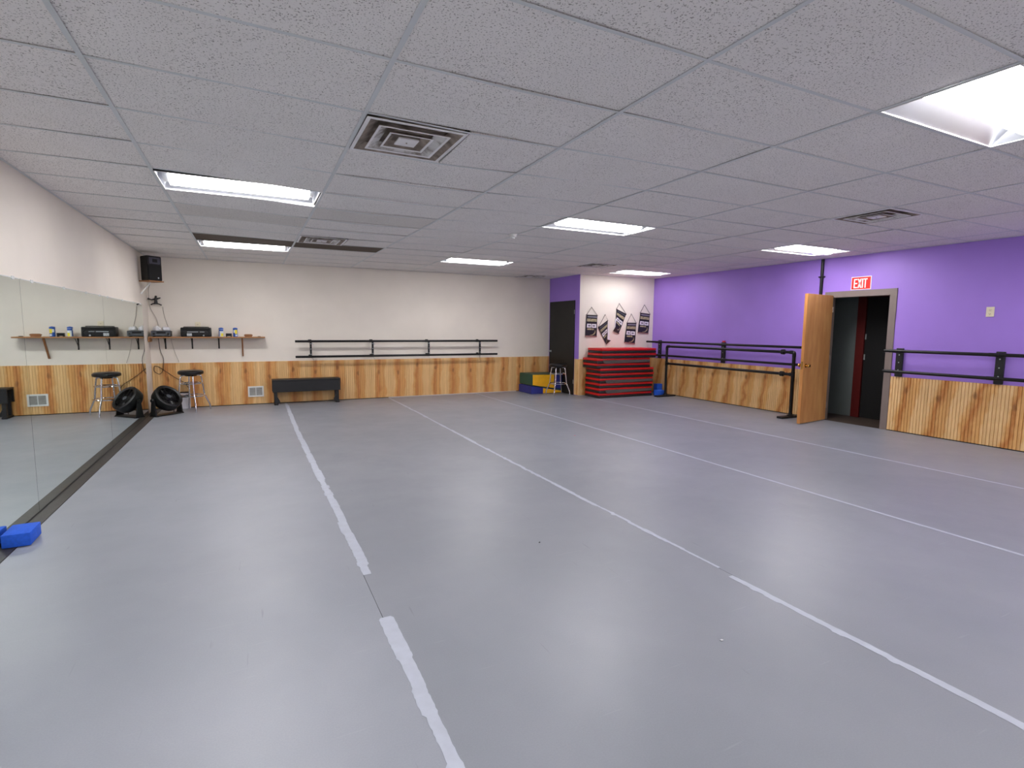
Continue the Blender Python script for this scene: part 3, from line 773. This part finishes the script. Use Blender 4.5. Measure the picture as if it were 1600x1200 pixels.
banner('straight award banner closest to the black closet door', (7.306, 1.928), (7.177, 1.759), (7.463, 1.751), (7.455, 1.292), (7.150, 1.302))
banner('award banner tilted with its white back showing, apex hung low', (7.672, 1.775), (7.490, 1.486), (7.742, 1.648), (7.742, 1.215), (7.712, 1.120),
       [(7.745, 1.645), (7.800, 1.215), (7.742, 1.225), (7.742, 1.225), (7.832, 1.205), (7.712, 1.120)])
banner('highest award banner, tilted with one bottom corner curled', (8.045, 2.031), (7.975, 1.902), (8.250, 1.794), (8.050, 1.352), (7.960, 1.500),
       [(7.940, 1.680), (7.975, 1.690), (7.925, 1.470), (7.955, 1.510), (8.060, 1.350), (7.890, 1.418)])
banner('straight award banner hanging low beside the highest one', (8.395, 1.806), (8.276, 1.600), (8.545, 1.598), (8.520, 1.128), (8.215, 1.160))
banner('straight award banner closest to the purple wall', (8.764, 2.018), (8.648, 1.832), (8.935, 1.808), (8.905, 1.362), (8.592, 1.385))

# ------------------------------------------------------------------ foam wedge mats
t = thing('foam_wedge', 'folded foam incline wedge in blue, green and yellow by the closet door', 'foam wedge', (6.17, 7.84, 0))
def wedge(z, x0, x1, y0, y1, r=0.012):
    bm = B(); prism(bm, z, 1, y0, y1)
    bmesh.ops.bevel(bm, geom=list(bm.edges), offset=r, segments=2, affect='EDGES'); return bm
lo = obj('lower_wedge', wedge([(0, 0), (0.80, 0), (0.80, 0.06), (0, 0.185)], 0, 0, 0, 0.61), 'blue_vinyl', t, True)
up = obj('upper_wedge', wedge([(0.02, 0.190), (0.80, 0.066), (0.80, 0.43), (0.02, 0.44)], 0, 0, 0, 0.61), 'green_vinyl', t, True)
obj('front_panel', wedge([(0.30, 0.012), (0.79, 0.008), (0.79, 0.05), (0.30, 0.126)], 0, 0, -0.010, 0.006, 0.003), 'yellow_vinyl', lo)
obj('front_panel', wedge([(0.035, 0.202), (0.585, 0.118), (0.585, 0.422), (0.035, 0.432)], 0, 0, -0.012, 0.006, 0.004), 'yellow_vinyl', up)
obj('front_panel', wedge([(0.595, 0.116), (0.79, 0.086), (0.79, 0.420), (0.595, 0.422)], 0, 0, -0.010, 0.006, 0.004), 'blue_vinyl', up)

# ------------------------------------------------------------------ bar stools
def make_stool(label, loc, rz):
    t = thing('bar_stool', label, 'stool', loc, rz, 'chrome bar stools')
    obj('seat', lathe(B(), [(0, 0.625), (0.165, 0.625), (0.188, 0.635), (0.195, 0.655), (0.190, 0.680), (0.165, 0.695), (0, 0.700)], 32), 'vinyl_black', t, True)
    obj('swivel_plate', lathe(B(), [(0, 0.600), (0.09, 0.600), (0.10, 0.622), (0, 0.622)], 20), 'black_metal', t, True)
    for k in range(4):
        a = k * PI / 2; c, s = math.cos(a), math.sin(a)
        pts = [(0.03, 0.612), (0.150, 0.612), (0.168, 0.50), (0.192, 0.27), (0.272, 0.085), (0.275, 0.0)]
        obj('leg', tube(B(), arc_path([(r * c, r * s, z) for r, z in pts], 0.035, 4), 0.0125, 10), 'chrome', t, True)
    for r, z in ((0.170, 0.475), (0.198, 0.262)):
        obj('foot_ring', tube(B(), [(r * math.cos(2 * PI * k / 32), r * math.sin(2 * PI * k / 32), z) for k in range(32)], 0.0105, 8, closed=True), 'chrome', t, True)
    return t
st = make_stool('chrome bar stool with round black seat beside the floor fan', (-0.318, 8.09, 0), -1.30)
dup(st, (6.655, 7.50, 0), -0.85, 'chrome bar stool with round black seat in front of the black closet door')

# ------------------------------------------------------------------ floor fan
ax = Vector((0.81, 0.58, 0)).normalized(); cen = Vector((-0.648, 7.745, 0.262))
t = thing('floor_fan', 'round black floor fan tilted up on a low stand by the mirror', 'fan', (cen.x, cen.y, 0), math.atan2(ax.y, ax.x) + 0.20)
# local: x = pivot axis, facing local -y tilted up
tilt = math.radians(40)
Rf = Matrix.Rotation(PI / 2 - tilt, 3, 'X')          # local z of lathe -> -y, raised
cz = 0.262
def fanm(prof, n=32): return lathe(B(), prof, n, (0, 0, cz), Rf)
obj('shroud', fanm([(0.165, 0.085), (0.190, 0.098), (0.212, 0.085), (0.216, 0.02), (0.205, -0.055), (0.178, -0.085), (0.172, -0.078), (0.192, -0.05), (0.200, 0.02), (0.196, 0.07), (0.185, 0.082), (0.165, 0.078), (0.165, 0.085)]), 'black_plastic', t, True)
obj('hub', fanm([(0, 0.060), (0.035, 0.058), (0.048, 0.045), (0.050, -0.02), (0, -0.03)], 20), 'black_plastic', t, True)
Rf4 = Matrix.Translation((0, 0, cz)) @ Rf.to_4x4()
for k in range(5):
    a = k * 2 * PI / 5; bm = B(); g = []
    for i in range(5):
        r = 0.045 + 0.135 * i / 4; wv = 0.35 + 0.18 * i / 4
        for j in (-1, 0, 1):
            g.append(bm.verts.new((r * math.cos(a + j * wv), r * math.sin(a + j * wv), 0.012 + j * 0.022)))
    for i in range(4):
        for j in range(2): bm.faces.new((g[i * 3 + j], g[i * 3 + j + 1], g[i * 3 + j + 4], g[i * 3 + j + 3]))
    bmesh.ops.transform(bm, matrix=Rf4, verts=bm.verts)
    o = obj('blade', bm, 'blade', t, True); md = o.modifiers.new('s', 'SOLIDIFY'); md.thickness = 0.003
bm = B()
for r in (0.07, 0.10, 0.13, 0.158, 0.182):
    q = B(); tube(q, [(r * math.cos(2 * PI * k / 32), r * math.sin(2 * PI * k / 32), 0.088 - 0.02 * (1 - r / 0.19)) for k in range(32)], 0.0022, 5, closed=True); merge(bm, q, Rf4)
for k in range(8):
    a = k * PI / 4; q = B(); tube(q, [(0.04 * math.cos(a), 0.04 * math.sin(a), 0.072), (0.185 * math.cos(a), 0.185 * math.sin(a), 0.088)], 0.0022, 5); merge(bm, q, Rf4)
obj('front_grille', bm, 'black_plastic', t)
obj('rear_guard', fanm([(0, -0.074), (0.172, -0.074), (0.172, -0.082), (0, -0.082)]), 'black_plastic', t)
obj('badge', lathe(B(), [(0, 0.078), (0.036, 0.078), (0.038, 0.070), (0, 0.070)], 20, (0, 0, cz), Rf), 'grey_plastic', t)
for sg in (-1, 1):
    bm = B(); x = sg * 0.222
    prism(bm, [(-0.022, cz + 0.03), (0.022, cz + 0.03), (0.055, 0.03), (0.085, 0.0), (-0.085, 0.0), (-0.055, 0.03)], 0, x, x + sg * 0.022)
    obj('stand_leg', bm, 'black_plastic', t)
    obj('pivot_knob', lathe(B(), [(0, 0), (0.03, 0), (0.026, 0.018), (0, 0.02)], 14, (x + sg * 0.022, 0, cz), Matrix.Rotation(sg * PI / 2, 3, 'Y')), 'black_plastic', t, True)
obj('stand_base', rbox(B(), (-0.222, -0.075, 0.0), (0.222, 0.075, 0.020), 0.006, 1), 'black_plastic', t)

# ------------------------------------------------------------------ bench
t = thing('bench', 'low black wooden bench with deep front board against the wainscot', 'bench', (1.55, 8.32, 0))
obj('seat', rbox(B(), (-0.602, -0.135, 0.445), (0.602, 0.150, 0.472), 0.004, 2), 'black_paint', t)
obj('front_board', rbox(B(), (-0.600, -0.132, 0.240), (0.600, -0.112, 0.4445), 0.003, 1), 'black_paint', t)
obj('rear_board', rbox(B(), (-0.600, 0.125, 0.240), (0.600, 0.145, 0.4445), 0.003, 1), 'black_paint', t)
for sg in (-1, 1):
    x = sg * 0.545
    for y in (-0.085, 0.095):
        obj('leg', rbox(B(), (x - 0.026, y - 0.026, 0.035), (x + 0.026, y + 0.026, 0.444), 0.003, 1), 'black_paint', t)
    obj('foot', rbox(B(), (x - 0.034, -0.130, 0.0), (x + 0.034, 0.140, 0.0345), 0.005, 1), 'black_paint', t)
    bm = B(); prism(bm, [(x - sg * 0.026, 0.035), (x - sg * 0.075, 0.035), (x - sg * 0.060, 0.085), (x - sg * 0.026, 0.150)], 1, -0.10, -0.06)
    obj('brace', bm, 'black_paint', t)

# ------------------------------------------------------------------ floor register on the back wall
t = thing('wall_register', 'white air register low on the wainscot left of the bench', 'register', (0.676, YB - 0.0135, 0.242))
bm = B()
for lo_, hi_ in (((-0.132, -0.012, -0.098), (-0.107, 0, 0.098)), ((0.107, -0.012, -0.098), (0.132, 0, 0.098)), ((-0.107, -0.012, 0.073), (0.107, 0, 0.098)), ((-0.107, -0.012, -0.098), (0.107, 0, -0.073))): box(bm, lo_, hi_)
obj('frame', bm, 'white_paint', t)
obj('divider', box(B(), (-0.006, -0.010, -0.073), (0.006, 0, 0.073)), 'white_paint', t)
obj('back_plate', box(B(), (-0.107, -0.003, -0.073), (0.107, 0, 0.073)), 'soot', t)
for x0, x1 in ((-0.106, -0.007), (0.007, 0.106)):
    for k in range(9):
        z = -0.066 + k * 0.0165; bm = B(); prism(bm, [(-0.010, z - 0.005), (-0.0085, z - 0.006), (-0.004, z + 0.004), (-0.0055, z + 0.005)], 0, x0, x1)
        obj('slat', bm, 'grille_grey', t)

# ------------------------------------------------------------------ wall shelf and what stands on it
SZ = 1.262
t = thing('wall_shelf', 'long plain wooden shelf on black brackets across the back corner', 'shelf', (0, YB - 0.001, 0))
sx0, sx1, sd = XL + 0.012, 0.862, 0.265
obj('board', rbox(B(), (sx0, -sd, SZ - 0.022), (sx1, 0, SZ), 0.002, 1), 'shelf_wood', t)
for x in (-0.705, -0.305, 0.108):
    b = obj('bracket', rbox(B(), (x - 0.011, -0.004, 1.045), (x + 0.011, 0, SZ - 0.0225), 0.001, 1), 'black_metal', t)
    obj('bracket_arm', box(B(), (x - 0.011, -0.22, SZ - 0.027), (x + 0.011, -0.004, SZ - 0.0225)), 'black_metal', b)
    bm = B(); prism(bm, [(-0.004, 1.09), (-0.012, 1.09), (-0.17, SZ - 0.030), (-0.155, SZ - 0.030)], 0, x - 0.004, x + 0.004); obj('bracket_web', bm, 'black_metal', b)
bm = B(); prism(bm, [(-0.002, 0.905), (-0.034, 0.905), (-0.240, SZ - 0.0225), (-0.200, SZ - 0.0225)], 0, 0.475, 0.500); obj('wood_brace', bm, 'brown_wood', t)
obj('end_cleat', box(B(), (sx0, -sd + 0.01, SZ - 0.085), (sx0 + 0.02, -0.002, SZ - 0.0225)), 'shelf_wood', t)
YS = YB - 0.001 - sd           # front edge of the shelf
# amplifier
t = thing('amplifier', 'flat black amplifier at the mirror end of the shelf', 'amplifier', (-0.735, 8.365, SZ + 0.0005))
obj('case', rbox(B(), (-0.140, -0.100, 0.010), (0.140, 0.100, 0.100), 0.004, 1), 'black_plastic', t)
obj('front_panel', box(B(), (-0.138, -0.104, 0.014), (0.138, -0.100, 0.096)), 'grey_plastic', t)
obj('display', box(B(), (-0.06, -0.106, 0.055), (0.07, -0.104, 0.085)), 'black_grille', t)
for x in (-0.10, 0.105): obj('dial', lathe(B(), [(0, 0), (0.017, 0), (0.015, 0.014), (0, 0.014)], 14, (x, -0.104, 0.05), Matrix.Rotation(PI / 2, 3, 'X')), 'black_plastic', t, True)
for x in (-0.11, 0.11):
    for y in (-0.07, 0.07): obj('foot', lathe(B(), [(0, 0), (0.014, 0), (0.014, 0.010), (0, 0.010)], 10, (x, y, 0)), 'black_plastic', t)
def blob(label, loc, sc, seed):
    rnd = random.Random(seed); bm = B(); bmesh.ops.create_icosphere(bm, subdivisions=3, radius=1.0)
    ph = [rnd.uniform(0, 6) for _ in range(6)]
    for v in bm.verts:
        d = 1 + 0.12 * math.sin(5 * v.co.x + ph[0]) + 0.10 * math.sin(6 * v.co.y + ph[1]) * math.sin(4 * v.co.z + ph[2]) + 0.05 * math.sin(13 * v.co.x + 9 * v.co.z + ph[3])
        v.co = Vector((v.co.x * d * sc[0], v.co.y * d * sc[1], max(v.co.z * d, -0.55) * sc[2]))
    zmin = min(v.co.z for v in bm.verts)
    for v in bm.verts: v.co.z -= zmin
    o = obj('crumpled_towel', bm, 'cloth_white', None, True); o.location = loc; tag(o, label, 'towel')
blob('crumpled white towel on the amplifier, nearer the mirror', (-0.800, 8.36, SZ + 0.1012), (0.062, 0.07, 0.052), 3)
blob('crumpled white towel on the amplifier, nearer the stereo', (-0.672, 8.36, SZ + 0.1012), (0.060, 0.07, 0.046), 5)
# stereo
t = thing('portable_stereo', 'large black portable stereo with silver front trim on the shelf', 'stereo', (-0.222, 8.36, SZ + 0.0005))
obj('body', rbox(B(), (-0.228, -0.105, 0), (0.228, 0.105, 0.160), 0.014, 2), 'black_plastic', t, True)
obj('top_lip', rbox(B(), (-0.215, -0.112, 0.110), (0.215, -0.104, 0.150), 0.003, 1), 'black_grille', t)
for x in (-0.155, 0.150):
    q = obj('speaker_cone', lathe(B(), [(0.058, 0), (0.056, 0.006), (0.040, -0.004), (0.015, -0.012), (0, -0.006)], 24, (x, -0.105, 0.062), Matrix.Rotation(PI / 2, 3, 'X')), 'black_grille', t, True)
obj('cassette_door', rbox(B(), (-0.135, -0.110, 0.012), (-0.060, -0.104, 0.060), 0.002, 1), 'silver', t)
obj('silver_trim', rbox(B(), (-0.130, -0.111, 0.078), (0.035, -0.104, 0.090), 0.002, 1), 'silver', t)
obj('silver_trim', rbox(B(), (0.055, -0.111, 0.080), (0.130, -0.104, 0.088), 0.002, 1), 'silver', t)
obj('dial', lathe(B(), [(0, 0), (0.014, 0), (0.012, 0.010), (0, 0.010)], 14, (0.115, -0.105, 0.022), Matrix.Rotation(PI / 2, 3, 'X')), 'silver', t, True)
obj('handle', tube(B(), arc_path([(-0.19, 0, 0.150), (-0.19, 0.02, 0.168), (0.19, 0.02, 0.168), (0.19, 0, 0.150)], 0.012), 0.007, 8), 'black_plastic', t, True)
# canisters
def canister(label, x, flip):
    t = thing('wipes_canister', label, 'canister', (x, 8.33, SZ + 0.0005), 0, 'wipes canisters on the shelf')
    obj('body', lathe(B(), [(0, 0), (0.036, 0), (0.037, 0.004), (0.037, 0.132), (0, 0.132)], 24), 'can_white' if flip else 'can_blue', t, True)
    obj('lid', lathe(B(), [(0.0385, 0.132), (0.0385, 0.148), (0.030, 0.158), (0.012, 0.158), (0.010, 0.162), (0, 0.162)], 24), 'can_blue', t, True)
    def wrap(a0, a1, z0, z1, m, r=0.0377):
        bm = B(); n = 8; A = []; C = []
        for k in range(n + 1):
            a = a0 + (a1 - a0) * k / n
            for rr, zz in ((r, z0), (r, z1), (r - 0.0006, z1), (r - 0.0006, z0)): A.append(bm.verts.new((rr * math.cos(a), rr * math.sin(a), zz)))
        for k in range(n):
            for q in range(4): bm.faces.new((A[4 * k + q], A[4 * k + (q + 1) % 4], A[4 * k + 4 + (q + 1) % 4], A[4 * k + 4 + q]))
        bm.faces.new(A[:4]); bm.faces.new(A[-4:]); obj('label_print', bm, m, t, True)
    f = -PI / 2
    if flip:
        wrap(f - 1.2, f + 1.2, 0.100, 0.128, 'can_blue'); wrap(f - 0.1, f + 1.0, 0.008, 0.062, 'can_yellow'); wrap(f - 1.4, f - 0.75, 0.006, 0.098, 'can_blue')
    else:
        wrap(f - 0.15, f + 0.95, 0.052, 0.124, 'can_yellow'); wrap(f + 0.0, f + 0.9, 0.012, 0.040, 'can_white', 0.0378); wrap(f - 0.9, f - 0.2, 0.070, 0.120, 'can_white')
canister('white and yellow wipes canister with blue lid next to the stereo', 0.160, True)
canister('blue and yellow wipes canister next to the small black box', 0.382, False)
t = thing('small_speaker', 'small black box between the two wipes canisters', 'box', (0.278, 8.33, SZ + 0.0005))
obj('body', rbox(B(), (-0.047, -0.03, 0.012), (0.047, 0.03, 0.060), 0.005, 2), 'black_plastic', t)
obj('face', box(B(), (-0.038, -0.0315, 0.022), (0.038, -0.03, 0.052)), 'black_grille', t)
for x in (-0.036, 0.036): obj('foot', box(B(), (x - 0.009, -0.028, 0), (x + 0.009, 0.028, 0.012)), 'black_plastic', t)
t = thing('wooden_brush', 'reddish brown wooden brush lying on the shelf end', 'brush', (0.590, 8.33, SZ + 0.0005))
bm = B(); prism(bm, [(-0.070, 0.016), (0.070, 0.016), (0.074, 0.032), (0.055, 0.046), (-0.055, 0.046), (-0.074, 0.032)], 1, -0.028, 0.028); bmesh.ops.bevel(bm, geom=list(bm.edges), offset=0.005, segments=2, affect='EDGES')
obj('back', bm, 'brown_wood', t, True); obj('bristles', box(B(), (-0.060, -0.022, 0), (0.060, 0.022, 0.017)), 'brown_wood', t)
o = tag(obj('dark_remote', rbox(B(), (-0.025, -0.02, 0), (0.025, 0.02, 0.010), 0.003, 1), 'black_plastic'), 'tiny dark remote at the free end of the shelf', 'remote'); o.location = (0.765, 8.32, SZ + 0.0005)
outlet('ivory outlet on the cream wall just above the stereo', (-0.205, YB - 0.001, 1.455), 0)

# ------------------------------------------------------------------ loudspeaker in the corner
SPZ = 2.160; SC = (-0.772, 7.82)
t = thing('speaker_shelf', 'small wooden corner shelf with white brace under the loudspeaker', 'shelf', (SC[0], SC[1], SPZ - 0.018), math.radians(46))
obj('board', rbox(B(), (-0.112, -0.118, 0), (0.135, 0.110, 0.0175), 0.002, 1), 'shelf_wood', t)
t2 = obj('white_brace', tube(B(), [(0.02, 0.03, -0.002), (-0.08, 0.125, -0.19)], 0.012, 8), 'white_paint', t)
t = thing('loudspeaker', 'black loudspeaker up in the corner under the ceiling', 'speaker', (SC[0], SC[1], SPZ), math.radians(46))
bm = B(); prism(bm, [(-0.122, -0.105), (0.122, -0.105), (0.075, 0.105), (-0.075, 0.105)], 2, 0.0, 0.385); bmesh.ops.bevel(bm, geom=list(bm.edges), offset=0.008, segments=2, affect='EDGES')
obj('cabinet', bm, 'black_plastic', t, True)
obj('grille', rbox(B(), (-0.110, -0.115, 0.015), (0.110, -0.105, 0.245), 0.004, 1), 'black_grille', t)
obj('horn', rbox(B(), (-0.090, -0.112, 0.262), (0.090, -0.105, 0.362), 0.006, 1), 'horn', t)
obj('horn_throat', rbox(B(), (-0.040, -0.115, 0.285), (0.040, -0.112, 0.338), 0.004, 1), 'black_grille', t)
obj('badge', lathe(B(), [(0, 0), (0.012, 0), (0.012, 0.003), (0, 0.003)], 14, (0.045, -0.115, 0.045), Matrix.Rotation(PI / 2, 3, 'X')), 'silver', t)
# black clamp under it
t = thing('microphone_clamp', 'black clamp bracket on the wall below the corner loudspeaker', 'clamp', (-0.800, YB - 0.02, 1.80))
obj('foot_plate', tube(B(), [(-0.075, -0.02, 0.006), (-0.04, -0.05, 0.022), (0.03, -0.05, 0.022), (0.075, -0.02, 0.0)], 0.010, 8), 'black_plastic', t, True)
obj('stem', tube(B(), [(0, -0.045, 0.02), (0, -0.05, 0.09), (0.005, -0.045, 0.155)], [0.030, 0.020, 0.016], 10), 'black_plastic', t, True)
obj('arm', tube(B(), [(-0.115, -0.05, 0.105), (-0.06, -0.05, 0.088), (0.0, -0.05, 0.10), (0.07, -0.05, 0.122)], [0.016, 0.010, 0.016, 0.008], 10), 'black_plastic', t, True)
obj('wall_peg', tube(B(), [(0, 0.018, 0.06), (0, -0.05, 0.06)], 0.010, 8), 'black_plastic', t, True)

# cords
def cord(label, pts, r, m):
    o = tag(obj('power_cord', tube(B(), arc_path(pts, 0.09, 5), r, 6), m, None, True), label, 'cord')
cord('grey cord hanging from the loudspeaker to the amplifier', [(-0.80, 7.95, 2.135), (-0.90, 8.45, 2.05), (-0.905, 8.496, 1.76), (-0.80, 8.49, 1.55), (-0.79, 8.485, 1.38)], 0.004, 'cord_grey')
cord('grey cord from the black clamp down behind the amplifier', [(-0.715, 8.500, 1.775), (-0.70, 8.498, 1.62), (-0.65, 8.494, 1.42), (-0.62, 8.485, 1.36)], 0.0035, 'cord_grey')
cord('dark cord looping below the shelf down to the fan', [(-0.80, 8.47, 1.23), (-0.79, 8.49, 1.02), (-0.74, 8.485, 0.88), (-0.76, 8.485, 0.68), (-0.81, 8.485, 0.60), (-0.90, 8.485, 0.66), (-0.89, 8.485, 0.76), (-0.82, 8.485, 0.74), (-0.60, 8.485, 0.55), (-0.45, 8.485, 0.45), (-0.40, 8.485, 0.36)], 0.0045, 'cord_dark')
cord('thin grey cord hanging from the shelf behind the stereo', [(-0.62, 8.49, 1.22), (-0.58, 8.498, 1.0), (-0.52, 8.498, 0.815)], 0.0025, 'cord_grey')

# white carton behind the fan
t = thing('white_carton', 'small white carton with dark top behind the floor fan and stool', 'box', (-0.445, 8.435, 0))
obj('body', rbox(B(), (-0.075, -0.055, 0.0), (0.070, 0.055, 0.275), 0.003, 1), 'paper', t)
obj('dark_top', rbox(B(), (-0.078, -0.058, 0.276), (0.073, 0.055, 0.292), 0.002, 1), 'black_plastic', t)
obj('printed_band', box(B(), (-0.070, -0.0565, 0.205), (0.065, -0.0552, 0.245)), 'grey_plastic', t)

# ------------------------------------------------------------------ yoga blocks
def block(label, loc, dims, rz):
    o = obj('yoga_block', rbox(B(), (-dims[0] / 2, -dims[1] / 2, 0), (dims[0] / 2, dims[1] / 2, dims[2]), 0.006, 2), 'blue_foam', None, True)
    o.location = loc; o.rotation_euler = (0, 0, rz); tag(o, label, 'yoga block', 'blue foam yoga blocks')
block('blue foam yoga block lying against the foot of the mirror', (-0.808, 2.105, 0.0042), (0.148, 0.225, 0.088), 0.03)
block('blue foam yoga block lying low beside the mat stack', (8.695, 6.555, 0.0), (0.185, 0.13, 0.125), 0.0)
block('blue foam yoga block standing upright behind the portable barre foot', (8.875, 6.80, 0.0), (0.15, 0.12, 0.235), 0.0)

# floor scraps
def scrap(label, loc, s, m, seed):
    rnd = random.Random(seed); bm = B(); n = 6
    top = [bm.verts.new((s * rnd.uniform(0.6, 1) * math.cos(2 * PI * k / n), s * rnd.uniform(0.4, 1) * math.sin(2 * PI * k / n), rnd.uniform(0.001, 0.005))) for k in range(n)]
    c = bm.verts.new((0, 0, 0.007)); b = bm.verts.new((0, 0, 0.0005))
    for k in range(n): bm.faces.new((top[k], top[(k + 1) % n], c)); bm.faces.new((top[(k + 1) % n], top[k], b))
    o = obj('paper_scrap', bm, m); o.location = loc; tag(o, label, 'scrap')
scrap('tiny white scrap on open floor beside the thin worn tape', (2.549, -0.75, 0.0), 0.012, 'paper', 1)
scrap('tiny red scrap on open floor between the tape lines', (4.541, 3.572, 0.0), 0.016, 'red_plastic', 2)
scrap('tiny white scrap in front of the foam wedge', (5.95, 7.55, 0.0), 0.018, 'paper', 3)
scrap('tiny red scrap in front of the foam wedge', (6.02, 7.20, 0.0), 0.018, 'red_plastic', 4)
scrap('tiny black crumb on open floor near the torn tape gap', (2.331, 0.612, 0.0), 0.008, 'black_plastic', 5)
